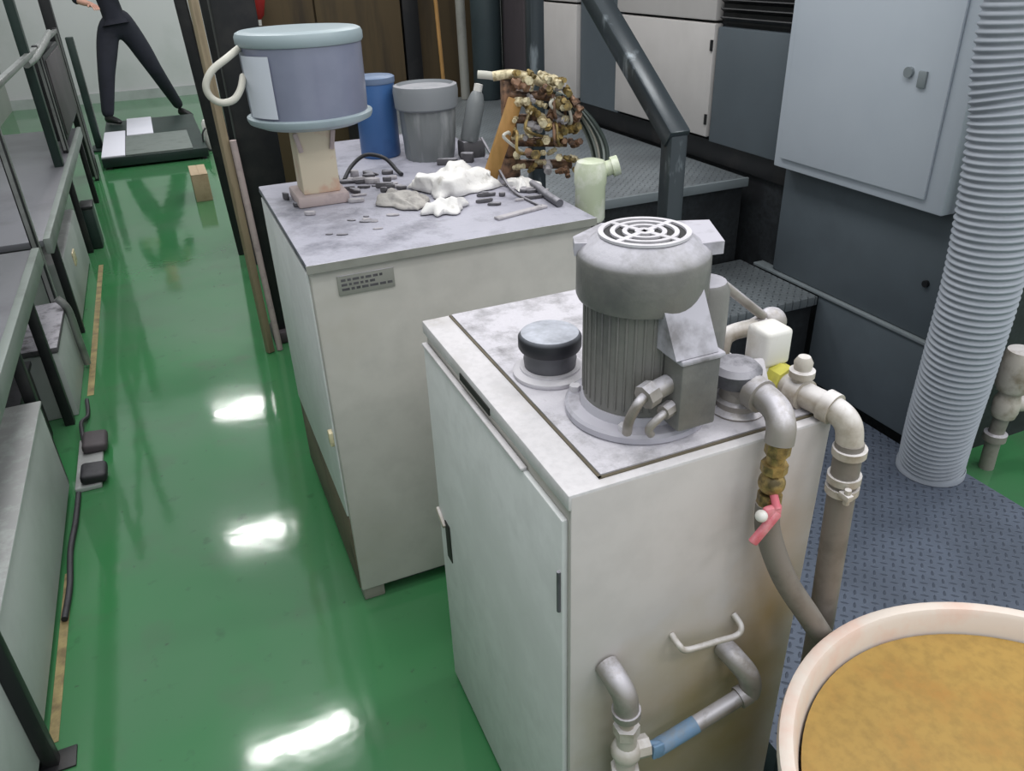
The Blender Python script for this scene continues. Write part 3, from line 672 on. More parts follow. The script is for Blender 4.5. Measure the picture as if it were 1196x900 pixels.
SC = [(0.30, 2.06, .020, .012, .012), (0.285, 2.16, .014, .012, .012), (0.27, 2.25, .012, .016, .02), (0.435, 2.12, .03, .012, .012), (0.46, 2.22, .02, .03, .012),
      (0.47, 2.34, .05, .018, .01), (0.53, 2.30, .03, .02, .016), (0.545, 2.40, .02, .03, .012), (0.60, 2.38, .028, .014, .012), (0.50, 2.40, .018, .018, .022),
      (0.44, 2.40, .02, .014, .014), (0.42, 1.93, .035, .02, .004), (0.49, 1.95, .022, .014, .005), (0.80, 2.40, .04, .02, .02), (0.87, 2.40, .03, .025, .03), (0.915, 2.30, .025, .02, .018)]
rs = random.Random(5)
for i in range(22):
    SC.append((rs.uniform(0.44, 0.60), rs.uniform(2.18, 2.43), rs.uniform(.008, .03), rs.uniform(.006, .016), rs.uniform(.004, .016)))
for i in range(16):
    SC.append((rs.uniform(0.74, 0.93), rs.uniform(1.86, 2.02), rs.uniform(.008, .035), rs.uniform(.006, .014), rs.uniform(.004, .014)))
for i in range(7):
    SC.append((rs.uniform(0.30, 0.50), rs.uniform(1.85, 2.02), rs.uniform(.01, .03), rs.uniform(.006, .016), 0.003))
for i, (x, y, a, c, h) in enumerate(SC):
    mb = MB(); k = 7
    pol = []
    for t in range(k):
        an = 2 * PI * t / k; rr = random.uniform(0.65, 1.15)
        pol.append((x + a * rr * math.cos(an + 0.6) / 1.2, y + c * rr * math.sin(an) / 1.2))
    mb.prism(pol, H2 + 0.0005, H2 + h)
    bmesh.ops.bevel(mb.bm, geom=mb.bm.edges[:], offset=0.002, segments=1, affect='EDGES')
    tag(build('scrap_piece', mb, 'scrap' if i % 3 else 'scrap_light', None), 'small bit of dusty scrap lying on the cluttered cream cabinet worktop', 'scrap', 'scrap pieces on the worktop')
tag(build('black_cable', MB().tube([(0.46, 2.36, H2 + 0.006), (0.50, 2.42, H2 + 0.03), (0.55, 2.43, H2 + 0.055), (0.60, 2.40, H2 + 0.045), (0.625, 2.36, H2 + 0.012), (0.63, 2.33, H2 + 0.007)], 0.006, 10), 'black'), 'short curved black cable standing on the worktop under the blue container', 'cable')
tag(build('metal_bar', MB().tube([(0.90, 1.80, H2 + 0.011), (0.905, 1.88, H2 + 0.011), (0.918, 1.98, H2 + 0.011), (0.92, 2.05, H2 + 0.011)], 0.0105, 12), 'dark_pewter'), 'dark grey metal bar lying at the right end of the worktop', 'bar')
tag(build('thin_wire', MB().tube([(0.868, 2.26, H2 + 0.10), (0.862, 2.18, H2 + 0.07), (0.858, 2.10, H2 + 0.035), (0.848, 1.98, H2 + 0.006), (0.856, 1.82, H2 + 0.004)], 0.004, 8), 'scrap'), 'thin dark wire running forward off the white rag', 'wire')
tag(build('flat_bar', MB().obox((0.79, 1.80, H2 + 0.004), (0.16, 0.02, 0.006), Matrix.Rotation(0.25, 3, 'Z'), 0.001), 'scrap_light'), 'pale flat metal strip lying near the worktop front edge', 'strip')

# brass manifold with its fan of hoses
bmn = thing('brass_manifold', 'heap of brass valves and fittings with arching hoses on the worktop end', 'manifold', (0.98, 2.15, H2))
arch = [(0.872, 2.16, 1.296), (0.92, 2.14, 1.300), (0.97, 2.12, 1.288), (1.02, 2.11, 1.262), (1.07, 2.10, 1.215)]
build('top_rail', MB().tube(arch, 0.013, 14), 'brass_pale', bmn)
build('inlet_tube', MB().tube([(0.835, 2.18, 1.302), (0.855, 2.17, 1.300), (0.88, 2.158, 1.296)], 0.011, 12), 'tube_white', bmn)
for i in range(7):
    o = i * 0.013
    cpt = [(0.975 + o * .9, 2.13 - o * .6, 1.278 - o * .5), (1.03 + o * .8, 2.12 - o * .6, 1.258 - o * .6), (1.085 + o * .55, 2.10 - o * .8, 1.205 - o * .5), (1.13 + o * .3, 2.09 - o, 1.13 - o * .3), (1.155 - o * .1, 2.08 - o * 1.1, 1.05), (1.15 - o * .6, 2.07 - o * 1.1, 0.98), (1.14 - o * .6, 2.07 - o * 1.1, 0.86)]
    build('hose', MB().tube(cpt, 0.0062, 10), ('tube_clear', 'tube_dark', 'tube_clear', 'tube_white', 'tube_dark', 'tube_clear', 'tube_dark')[i], bmn)
rnd = random.Random(11)
core = MB()
core.box(0.882, 0.940, 2.135, 2.175, H2 + 0.001, H2 + 0.06, 0.006).box(0.895, 0.935, 2.14, 2.17, H2 + 0.06, H2 + 0.275, 0.006)
build('manifold_block', core, 'copper', bmn)
for z in (1.245, 1.18, 1.115, 1.05):
    build('branch_pipe', MB().cyl((0.92, 2.15, z), (1.04 + (1.245 - z) * .25, 2.10, z - 0.01), 0.014, n=12), 'copper', bmn)
def fitting(c, ax, s):
    m_ = MB(); ax = Vector(ax).normalized(); c = Vector(c)
    m_.cyl(c - ax * 0.020 * s, c - ax * 0.004 * s, 0.009 * s, n=12).cyl(c - ax * 0.005 * s, c + ax * 0.012 * s, 0.0135 * s, n=6)
    m_.cyl(c + ax * 0.012 * s, c + ax * 0.026 * s, 0.008 * s, n=12).cyl(c + ax * 0.024 * s, c + ax * 0.034 * s, 0.0115 * s, n=6)
    return m_
for row, (z, cnt) in enumerate(((1.296, 6), (1.268, 7), (1.232, 8), (1.196, 8), (1.160, 9), (1.124, 9), (1.088, 8), (1.052, 7))):
    wd = min(0.185, 0.14 + 0.02 * row)
    for j in range(cnt):
        t = (j + 0.5) / cnt
        x = 0.91 + wd * t + rnd.uniform(-.008, .008); y = 2.125 - 0.06 * t + rnd.uniform(-.012, .012)
        zz = z - 0.02 * t * t + rnd.uniform(-.012, .012)
        ax = (rnd.uniform(-.7, .7), -1 + rnd.uniform(-.2, .5), rnd.uniform(-.6, .6))
        build('fitting', fitting((x, y - 0.01, zz), ax, rnd.uniform(0.6, 1.1)), ('brass', 'brass_pale', 'scrap_light', 'copper', 'brass', 'brass_pale', 'brass_pale')[rnd.randrange(7)], bmn)
for i in range(9):
    a = rnd.uniform(0, 6); x = 0.90 + rnd.uniform(0, .15); z = 1.08 + rnd.uniform(0, .17)
    build('loop_pipe', MB().tube([(x, 2.12, z), (x + .03 * math.cos(a), 2.065, z + .02), (x + .05 * math.cos(a), 2.05, z + .03 * math.sin(a)), (x + .03, 2.09, z - .05)], 0.0045, 8), ('copper', 'brass', 'tube_white')[i % 3], bmn)
build('olive_valve', MB().sphere((1.03, 2.06, 1.225), 0.022, (1, 1, .8)).cyl((1.03, 2.06, 1.225), (1.03, 2.03, 1.235), 0.008, n=10), 'brass', bmn)
p0 = Vector((0.822, 2.112, H2 + 0.001)); p1 = Vector((0.918, 2.108, 1.238))
o = build('mounting_board', MB().obox((p0 + p1) / 2, (0.044, 0.014, (p1 - p0).length), Matrix.Rotation(math.atan2(p1.x - p0.x, p1.z - p0.z), 3, 'Y'), 0.003), 'brown_board', bmn)
o['label'] = 'brown wooden board'

# clutter between bucket and brass: pale bottle and hose clamp heap
bt = thing('pale_bottle', 'tilted pale grey plastic bottle right of the grey bucket', 'bottle', (0.94, 2.50, 1.0))
q = Quaternion((1, 0, 0), 0.0) @ Quaternion((0, 1, 0), 0.25)
build('bottle_body', MB().lathe([(0, 0), (0.026, 0), (0.03, 0.006), (0.03, 0.12), (0.02, 0.15), (0.012, 0.16), (0, 0.16)], (0.915, 2.50, 1.055), 24, q), 'clear_grey', bt)
build('bottle_cap', MB().lathe([(0, 0.158), (0.014, 0.158), (0.014, 0.18), (0, 0.182)], (0.915, 2.50, 1.055), 16, q), 'white_plastic', bt)
build('bottle_stand', MB().box(0.885, 0.965, 2.475, 2.54, 1.0, 1.06, 0.01), 'scrap', bt)

# milky filter cartridge on its pipe at the worktop end
fp = thing('filter_housing', 'milky green cylindrical filter housing on a pipe behind the motor', 'filter', (1.0, 1.82, 0.1))
build('stand_pipe', MB().cyl((1.0, 1.82, 0.1), (1.0, 1.82, 0.90), 0.022, n=18), 'dark_metal', fp)
build('base_cap', MB().lathe([(0, 0.895), (0.042, 0.895), (0.045, 0.905), (0.045, 0.945), (0.04, 0.958), (0, 0.958)], (1.0, 1.82, 0), 30), 'black', fp)
build('cartridge', MB().lathe([(0, 0.956), (0.036, 0.956), (0.04, 0.965), (0.04, 1.05), (0.043, 1.06), (0.043, 1.095), (0.036, 1.115), (0.02, 1.12), (0, 1.12)], (1.0, 1.82, 0), 32), 'filter', fp)
build('head_spout', MB().cyl((1.02, 1.82, 1.085), (1.068, 1.80, 1.10), 0.02, n=16).cyl((1.055, 1.806, 1.096), (1.072, 1.80, 1.101), 0.026, n=16), 'filter', fp)

# ------------------------------------------------------------------ posts, poles and dark backdrop behind
bp_ = thing('black_post', 'thick black steel post behind the pail with grey foot', 'post', (0.37, 3.62, 0.0))
build('post_shaft', MB().box(0.268, 0.44, 3.57, 3.68, 0.03, 3.0, 0.006), 'dark_metal', bp_)
build('post_foot', MB().box(0.258, 0.46, 3.53, 3.70, 0.0, 0.06, 0.014), 'purple_dark', bp_)
def pole(name, p0, p1, m, lab, r=None, size=None, cat='pole'):
    p0 = Vector(p0); p1 = Vector(p1); d = (p1 - p0).normalized()
    mb = MB()
    if r: mb.cyl(p0, p1, r, n=14)
    else: mb.obox((p0 + p1) / 2, (size[0], size[1], (p1 - p0).length), d.to_track_quat('Z', 'X'), 0.003)
    o = build(name, mb, m, None, origin=p0); tag(o, lab, cat); return o
pole('wooden_stud', (0.225, 3.47, 0.003), (0.196, 3.54, 2.3), 'tan', 'tan wooden stud leaning beside the thick black post', size=(0.03, 0.032), cat='stud')
pole('steel_bar', (0.285, 4.98, 0.003), (0.19, 5.0, 2.4), 'dark_metal', 'tall black steel bar standing nearest the aisle among the poles', size=(0.06, 0.05), cat='bar')
pole('grey_pole', (0.325, 4.75, 0.003), (0.245, 4.80, 2.4), 'purple_dark', 'dark grey pole standing between the black bar and tan stud', r=0.022)
pole('black_board', (0.375, 4.55, 0.003), (0.33, 4.6, 2.4), 'dark_metal', 'black board standing upright directly behind the tan stud', size=(0.13, 0.02), cat='board')
pole('short_stick', (0.270, 3.475, 0.003), (0.246, 3.48, 0.96), 'carton_pink', 'short pinkish stick standing between the tan stud and thick black post', r=0.014, cat='stick')
# dark backdrop cabinets
bc = thing('brown_cabinet', 'dark brown tall cabinet in the dim background behind the buckets', 'cabinet', (1.0, 5.2, 0.0))
build('cabinet_body', MB().box(0.42, 1.46, 5.05, 5.6, 0.0, 2.6, 0.01), 'brown_wall', bc)
for (x0, x1) in ((0.43, 0.935), (0.945, 1.45)):
    dd = build('cabinet_door', MB().box(x0, x1, 5.02, 5.05, 0.05, 2.55, 0.006), 'brown_wall', bc)
    build('door_handle', MB().box(x1 - 0.05 if x0 < 0.6 else x0 + 0.03, x1 - 0.03 if x0 < 0.6 else x0 + 0.05, 5.0, 5.02, 1.1, 1.25, 0.003), 'dark_metal', dd)
pole('black_column', (1.52, 5.10, 0.003), (1.52, 5.10, 2.6), 'dark_metal', 'black column between the brown cabinet and the wooden rod', size=(0.10, 0.10), cat='column')
pole('wooden_rod', (1.66, 4.925, 0.8005), (1.64, 4.99, 2.1), 'brown_board', 'thin brown wooden rod standing on the raised platform', r=0.012, cat='rod')
tag(build('dark_partition', MB().box(1.47, 2.05, 5.15, 5.2, 0.0, 2.6), 'brown_wall'), 'dark brown partition behind the brown wooden rod', 'partition')
gt = thing('teal_cylinder', 'tall dark teal gas cylinder at the back of the raised platform', 'cylinder', (1.90, 4.80, 0.8))
build('cylinder_body', MB().lathe([(0, 0), (0.085, 0), (0.09, 0.01), (0.09, 0.75), (0.07, 0.83), (0.03, 0.87), (0.025, 0.90), (0, 0.90)], (1.90, 4.78, 0.8), 32), 'teal_dark', gt)
build('valve_head', MB().lathe([(0, 0.9), (0.03, 0.9), (0.03, 0.96), (0, 0.97)], (1.90, 4.78, 0.8), 16), 'brass', gt)
pole('grey_pipe', (1.77, 4.85, 0.802), (1.765, 4.86, 2.2), 'slab_edge', 'grey pipe standing left of the dark teal cylinder', r=0.028, cat='pipe')
pole('purple_board', (1.995, 4.55, 0.802), (2.012, 4.55, 2.1), 'purple_dark', 'dark purple-grey board standing against the first white machine door', size=(0.05, 0.30), cat='board')
# red item hanging on the brown cabinet
rf = thing('red_funnel', 'red funnel with a white tip hanging before the brown cabinet', 'funnel', (0.62, 4.95, 1.29))
build('funnel_cone', MB().lathe([(0.012, 0.03), (0.03, 0.05), (0.05, 0.13), (0.055, 0.20), (0.05, 0.20), (0.045, 0.13), (0.026, 0.055), (0.009, 0.035), (0.012, 0.03)], (0.612, 4.92, 1.285), 24), 'red', rf)
build('funnel_tip', MB().lathe([(0.008, 0), (0.010, 0.0), (0.012, 0.034), (0.010, 0.034), (0.008, 0)], (0.612, 4.92, 1.285), 14), 'white_plastic', rf)
build('hanger', MB().tube([(0.612, 4.968, 1.48), (0.615, 4.99, 1.54), (0.615, 5.0145, 1.58)], 0.005, 8), 'dark_metal', rf)

# ------------------------------------------------------------------ left side: benches, frames and boxes
gbx = thing('grey_box', 'low grey-green sheet metal box at the left edge of the aisle', 'box', (-0.82, 1.75, 0.0))
build('box_body', MB().box(-1.10, -0.572, 0.9, 2.655, 0.03, 0.355, 0.006), 'grey_box', gbx)
build('box_lid', MB().box(-1.10, -0.565, 0.9, 2.66, 0.357, 0.367, 0.003), 'grey_box', gbx)
build('box_skid', MB().box(-1.08, -0.60, 0.95, 2.62, 0.0, 0.03), 'dark_metal', gbx)
def bench(label, y0, y1, zt, legs, lower=None):
    b_ = thing('work_bench', label, 'bench', (-0.95, (y0 + y1) / 2, 0.0))
    build('bench_top', MB().box(-1.30, -0.605, y0, y1, zt - 0.03, zt, 0.003), 'bench_steel', b_)
    build('front_edge', MB().box(-0.605, -0.575, y0, y1, zt - 0.065, zt + 0.006, 0.004), 'bench_edge', b_)
    build('back_edge', MB().box(-1.33, -1.30, y0, y1, zt - 0.065, zt + 0.02, 0.004), 'bench_edge', b_)
    for y in legs:
        for x in (-0.605, -1.28):
            build('leg', MB().box(x - 0.018, x + 0.018, y - 0.018, y + 0.018, 0, zt - 0.03, 0.003), 'dark_metal', b_)
    return b_
nb_ = bench('near steel-topped work bench on the left with pale front edge', 1.45, 3.60, 0.60, (2.72, 3.18))
build('leg', MB().box(-0.572, -0.54, 1.485, 1.515, 0.006, 0.575, 0.003).box(-0.585, -0.505, 1.47, 1.53, 0, 0.006, 0.002), 'dark_metal', nb_)
bench('far steel-topped work bench on the left beyond the upright frame', 3.92, 6.9, 0.545, (4.15, 5.50, 6.8))
gf = thing('guard_frame', 'aluminium guard frame with uprights and top rail standing over the left benches', 'frame', (-0.62, 5.0, 0.55))
for (y, s) in ((3.80, 0.028), (5.95, 0.03), (7.6, 0.03)):
    base = 0.0 if y < 3.9 or y > 6.9 else 0.545
    u = build('upright', MB().box(-0.62 - s / 2, -0.62 + s / 2, y - s, y + s, base, 1.19, 0.003), 'dark_metal', gf)
    build('profile_strip', MB().box(-0.62 - 0.008, -0.62 + 0.008, y - s - 0.004, y - s, base + 0.02, 1.18).box(-0.62 + s / 2, -0.62 + s / 2 + 0.004, y - 0.01, y + 0.008, base + 0.02, 1.18), 'alu', u)
build('top_rail', MB().box(-0.635, -0.605, 3.78, 7.64, 1.155, 1.182, 0.003), 'alu', gf)
tp_ = build('tall_upright', MB().box(-0.66, -0.61, 5.5, 5.58, 0.545, 2.2, 0.004), 'green_black', gf)
build('tall_upright', MB().box(-0.69, -0.61, 7.75, 7.86, 0.0, 2.2, 0.004), 'dark_metal', gf)
br_ = MB().tube([(-0.63, 5.4, 1.135), (-0.61, 5.7, 1.14), (-0.60, 6.3, 1.17), (-0.60, 6.9, 1.20)], 0.022, 10)
build('white_bracket', br_, 'alu', gf)
db = thing('dark_panel_box', 'dark brown control box mounted below the guard frame rail', 'box', (-0.66, 6.6, 0.70))
build('box_shell', MB().box(-0.72, -0.60, 6.05, 7.25, 0.60, 1.12, 0.01), 'dark_metal', db)
build('box_lid', MB().box(-0.60, -0.592, 6.08, 7.22, 0.63, 1.09, 0.003), 'purple_dark', db)
build('mount_leg', MB().box(-0.68, -0.64, 6.6, 6.66, 0.545, 0.60), 'dark_metal', db)
# panel (pale sheet) standing along the bench back
ps = thing('bench_backboard', 'pale grey backboard rising behind the left work benches', 'board', (-1.4, 4.2, 0.0))
build('sheet', MB().box(-1.42, -1.40, 1.6, 6.9, 0.62, 1.9, 0.003), 'left_wall', ps)
for y in (1.7, 4.2, 6.8):
    build('post', MB().box(-1.45, -1.42, y - 0.02, y + 0.02, 0, 1.9, 0.002), 'alu', ps)
# things under the benches
ub = thing('storage_box', 'grey box on the floor beneath the near work bench', 'box', (-0.85, 3.6, 0.0))
build('box_body', MB().box(-1.10, -0.575, 3.24, 3.755, 0.0, 0.285, 0.006), 'grey_box', ub)
build('box_lid', MB().box(-1.105, -0.57, 3.235, 3.76, 0.287, 0.31, 0.004), 'scrap', ub)
build('side_pipe', MB().tube([(-0.556, 3.70, 0.02), (-0.556, 3.68, 0.15), (-0.556, 3.66, 0.30), (-0.585, 3.66, 0.36)], 0.016, 10), 'alu', ub)
ud = thing('black_crate', 'black crate hidden in the shade beneath the near work bench', 'crate', (-0.85, 2.9, 0.0))
build('crate_body', MB().box(-1.10, -0.66, 2.70, 3.12, 0.0, 0.30, 0.01), 'dark_metal', ud)
build('crate_rim', MB().box(-1.11, -0.65, 2.69, 3.13, 0.30, 0.32, 0.004), 'black', ud)
uf = thing('green_case', 'pale green case under the far work bench', 'case', (-0.8, 4.7, 0.0))
build('case_body', MB().box(-1.05, -0.60, 4.24, 5.3, 0.0, 0.34, 0.02), 'grey_box', uf)
build('case_latch', MB().box(-0.60, -0.592, 4.6, 4.7, 0.20, 0.27, 0.003), 'brass_pale', uf)
dk = thing('dark_bin', 'dark narrow bin at the foot of the far bench', 'bin', (-0.565, 5.62, 0.0))
build('bin_body', MB().box(-0.60, -0.53, 5.55, 5.72, 0.0, 0.26, 0.008), 'green_black', dk)
build('bin_rim', MB().box(-0.605, -0.525, 5.545, 5.725, 0.26, 0.28, 0.004), 'dark_metal', dk)
# lumps at the aisle edge: foot pedal unit
fpd = thing('foot_pedal', 'dark double foot pedal on the floor at the left aisle edge', 'pedal', (-0.50, 2.78, 0.0))
build('pedal_base', MB().box(-0.56, -0.475, 2.64, 2.99, 0.0, 0.018, 0.004), 'grey_box', fpd)
build('pedal', MB().obox((-0.495, 2.695, 0.036), (0.085, 0.10, 0.04), Matrix.Rotation(0.1, 3, 'Y'), 0.014, 3), 'black', fpd)
build('pedal', MB().obox((-0.498, 2.92, 0.036), (0.085, 0.12, 0.04), Matrix.Rotation(0.1, 3, 'Y'), 0.014, 3), 'purple_dark', fpd)
build('cord', MB().tube([(-0.54, 2.95, 0.02), (-0.555, 3.1, 0.03), (-0.54, 3.2, 0.01), (-0.55, 3.35, 0.008)], 0.008, 8), 'black', fpd)
tag(build('black_hose', MB().tube([(-0.548, 2.62, 0.012), (-0.55, 2.45, 0.012), (-0.557, 2.3, 0.012), (-0.55, 2.12, 0.012), (-0.556, 1.98, 0.012)], 0.009, 10), 'black'), 'black hose lying along the foot of the grey-green box', 'hose')
tag(build('floor_tape', MB().box(-0.570, -0.548, 1.56, 2.2, 0.0002, 0.0018), 'tape'), 'short yellowish tape strip on the floor beside the near box', 'tape')
tag(build('floor_tape', MB().box(-0.552, -0.526, 3.40, 5.2, 0.0002, 0.0018), 'tape'), 'long yellowish tape strip on the floor beside the benches', 'tape')

# ------------------------------------------------------------------ far end: floor scale, person, carton
fs = thing('floor_scale', 'low platform scale across the far end of the aisle', 'scale', (-0.13, 9.0, 0.0))
build('scale_base', MB().box(-0.575, 0.33, 7.95, 10.0, 0.02, 0.10, 0.006), 'green_black', fs)
for (x, y) in ((-0.53, 8.0), (0.28, 8.0), (-0.53, 9.95), (0.28, 9.95)):
    build('foot', MB().cyl((x, y, 0), (x, y, 0.022), 0.03, n=12), 'black', fs)
build('white_plate', MB().box(-0.572, -0.375, 7.97, 9.25, 0.10, 0.114, 0.003), 'sheet_white', fs)['label'] = 'white deck plate at left'
build('white_plate', MB().box(-0.36, -0.11, 8.95, 9.98, 0.10, 0.116, 0.003), 'sheet_white', fs)['label'] = 'white deck plate at back'
build('rubber_deck', MB().box(-0.37, 0.205, 7.97, 8.93, 0.10, 0.112, 0.003), 'rubber_mat', fs)
sc_ = thing('scale_column', 'dark green column of the scale at the left of its platform', 'column', (-0.62, 9.0, 0.0))
build('column_shaft', MB().box(-0.665, -0.60, 8.95, 9.05, 0.02, 1.03, 0.006), 'green_black', sc_)
build('column_strip', MB().box(-0.60, -0.594, 8.97, 8.99, 0.05, 1.0), 'alu', sc_)
build('column_base', MB().box(-0.70, -0.585, 8.85, 9.15, 0, 0.02, 0.003), 'green_black', sc_)
wb = thing('white_canister', 'white canister with a black cord loop right of the scale', 'canister', (0.40, 8.6, 0.0))
build('canister_body', MB().lathe([(0, 0), (0.06, 0), (0.066, 0.01), (0.066, 0.25), (0.05, 0.28), (0.02, 0.29), (0, 0.29)], (0.40, 8.35, 0), 28), 'white_plastic', wb)
build('cord_loop', MB().tube([(0.36, 8.26, 0.22), (0.325, 8.24, 0.18), (0.318, 8.24, 0.10), (0.345, 8.25, 0.03), (0.385, 8.26, 0.012)], 0.009, 8), 'black', wb)
cb = thing('cardboard_box', 'small brown cardboard box on the green floor beside the poles', 'box', (0.16, 6.6, 0.0))
build('box_body', MB().box(0.105, 0.225, 6.4, 6.75, 0.0, 0.20, 0.004), 'card', cb)
build('box_flap', MB().box(0.105, 0.163, 6.4, 6.75, 0.2005, 0.204).box(0.166, 0.225, 6.4, 6.75, 0.2005, 0.204), 'card', cb)

# person: skin-modifier figure, legs wide apart
def skin(name, pts, edges, m, parent, root=0, sub=2):
    me = bpy.data.meshes.new(name)
    og = wpos(parent)
    me.from_pydata([Vector(p[0]) - og for p in pts], edges, [])
    o = bpy.data.objects.new(name, me); COL.objects.link(o); o.parent = parent
    sm = o.modifiers.new('skin', 'SKIN'); sm.use_smooth_shade = True
    for i, p in enumerate(pts):
        sv = me.skin_vertices[0].data[i]
        r = p[1]; sv.radius = r if isinstance(r, tuple) else (r, r); sv.use_root = (i == root)
    s = o.modifiers.new('sub', 'SUBSURF'); s.levels = sub; s.render_levels = sub
    me.materials.append(M[m]); return o
PY = 10.05
pr_ = thing('person', 'person in navy work clothes standing with legs wide apart at the far end', 'person', (-0.2, PY, 0.0))
J = dict(pel=(-0.215, PY, 0.93), sp1=(-0.235, PY, 1.07), sp2=(-0.265, PY, 1.24), chest=(-0.285, PY, 1.38), neck=(-0.30, PY, 1.49), hd0=(-0.31, PY - 0.01, 1.58), hd1=(-0.318, PY - 0.012, 1.66), hd2=(-0.318, PY, 1.71),
         hL=(-0.315, PY, 0.92), kL=(-0.44, PY - 0.14, 0.53), aL=(-0.535, PY - 0.20, 0.155), tL=(-0.45, PY - 0.31, 0.135),
         hR=(-0.12, PY + 0.02, 0.91), kR=(0.045, PY + 0.10, 0.52), aR=(0.225, PY + 0.46, 0.11), tR=(0.30, PY + 0.24, 0.035),
         shL=(-0.455, PY, 1.43), eL=(-0.545, PY - 0.05, 1.17), wL=(-0.415, PY - 0.15, 1.13),
         shR=(-0.115, PY, 1.42), eR=(0.0, PY - 0.04, 1.18), wR=(-0.10, PY - 0.25, 1.34))
SCL = 1.12
J = {k: (v[0], v[1], 0.035 + (v[2] - 0.035) * SCL if k not in ('aL', 'tL', 'aR', 'tR') else v[2]) for k, v in J.items()}
bp2 = [(J['pel'], (.085, .07)), (J['sp1'], (.10, .08)), (J['sp2'], (.115, .09)), (J['chest'], (.14, .10)), (J['neck'], .052), (J['hd0'], (.064, .078)), (J['hd1'], (.075, .09)), (J['hd2'], (.055, .065)),
       (J['hL'], .066), (J['kL'], .058), (J['aL'], .038), (J['hR'], .066), (J['kR'], .058), (J['aR'], .038),
       (J['shL'], .055), (J['eL'], .042), (J['wL'], .027), (J['shR'], .055), (J['eR'], .042), (J['wR'], .027)]
ed_ = [(0, 1), (1, 2), (2, 3), (3, 4), (4, 5), (5, 6), (6, 7), (0, 8), (8, 9), (9, 10), (0, 11), (11, 12), (12, 13), (3, 14), (14, 15), (15, 16), (3, 17), (17, 18), (18, 19)]
def hand(pts, edges, wi, d, side):
    # palm then four fingers and a thumb leaving the side of the palm
    w = Vector(pts[wi][0]); d = Vector(d).normalized(); u = d.cross(Vector((0, 0, 1))).normalized() * side; nrm = u.cross(d)
    def add(p, r, par):
        pts.append((tuple(p), r)); edges.append((par, len(pts) - 1)); return len(pts) - 1
    pm = add(w + d * 0.045, (.030, .016), wi)
    for k, ln_ in enumerate((0.072, 0.080, 0.074, 0.058)):
        o = u * (0.027 - 0.018 * k)
        a = add(w + d * 0.088 + o, .0085, pm)
        b_ = add(w + d * (0.088 + ln_ * .5) + o - Vector((0, 0, 0.012)), .0078, a)
        add(w + d * (0.088 + ln_ * .85) + o - Vector((0, 0, 0.035)), .0066, b_)
    t = add(w + d * 0.035 + u * 0.036, .010, pm)
    add(w + d * 0.070 + u * 0.052 - Vector((0, 0, 0.012)), .0085, t)
hand(bp2, ed_, 16, (0.35, -0.85, -0.1), 1)
hand(bp2, ed_, 19, (-0.75, -0.6, -0.1), -1)
body = skin('body', bp2, ed_, 'skin', pr_)
# face features on the head
hx, hy, hz_ = J['hd1'][0], J['hd1'][1], J['hd1'][2] - 0.03
fc_ = MB().sphere((hx, hy - 0.088, hz_ - 0.01), 0.016, (0.8, 1.1, 1.4))
for s in (-1, 1): fc_.sphere((hx + s * 0.076, hy, hz_), 0.022, (0.4, 0.8, 1.3))
build('nose_and_ears', fc_, 'skin', body)
fe = MB()
for s in (-1, 1): fe.sphere((hx + s * 0.030, hy - 0.080, hz_ + 0.014), 0.008, (1.3, .7, .7))
build('eyes', fe, 'hair', body)
build('mouth', MB().sphere((hx, hy - 0.078, hz_ - 0.05), 0.018, (1.2, .4, .3)), 'pink', body)
build('hair', MB().sphere((hx, hy + 0.018, hz_ + 0.05), 0.092, (0.95, 1.0, 0.75)), 'hair', pr_)
tr_p = [(J['pel'], (.165, .13)), (J['hL'], .125), (tuple((Vector(J['hL']) + Vector(J['kL'])) / 2), .112), (J['kL'], .092), (tuple((Vector(J['kL']) + Vector(J['aL'])) / 2), .078), (J['aL'], .064),
        (J['hR'], .125), (tuple((Vector(J['hR']) + Vector(J['kR'])) / 2), .112), (J['kR'], .088), (tuple((Vector(J['kR']) + Vector(J['aR'])) / 2), .074), (J['aR'], .060), ((-0.235, PY, 1.22), (.15, .12))]
skin('trousers', tr_p, [(0, 1), (1, 2), (2, 3), (3, 4), (4, 5), (0, 6), (6, 7), (7, 8), (8, 9), (9, 10), (0, 11)], 'navy', pr_)
el2 = tuple(Vector(J['eL']) * .7 + Vector(J['wL']) * .3); er2 = tuple(Vector(J['eR']) * .4 + Vector(J['wR']) * .6)
sh_p = [(J['sp1'], (.145, .115)), (J['sp2'], (.15, .12)), (J['chest'], (.155, .115)), (tuple((Vector(J['chest']) * .4 + Vector(J['neck']) * .6)), .075), (J['shL'], .07), (J['eL'], .058), (el2, .05), (J['shR'], .07), (J['eR'], .058), (er2, .044), ((-0.222, PY, 1.07), (.17, .135))]
skin('jacket', sh_p, [(0, 1), (1, 2), (2, 3), (2, 4), (4, 5), (5, 6), (2, 7), (7, 8), (8, 9), (0, 10)], 'navy', pr_)
def shoe(a, t):
    a = Vector(a); t = Vector(t)
    return [(tuple(a + Vector((0, 0, -0.035)) - (t - a).normalized() * .03), (.045, .05)), (tuple(a * .5 + t * .5 + Vector((0, 0, -.01))), (.045, .04)), (tuple(t), (.042, .03)), (tuple(t + (t - a).normalized() * .05), (.03, .022))]
skin('shoe', shoe((-0.535, PY - 0.20, 0.182), (-0.44, PY - 0.31, 0.136)), [(0, 1), (1, 2), (2, 3)], 'shoe', pr_)
skin('shoe', shoe((0.225, PY + 0.46, 0.09), (0.31, PY + 0.37, 0.034)), [(0, 1), (1, 2), (2, 3)], 'shoe', pr_)

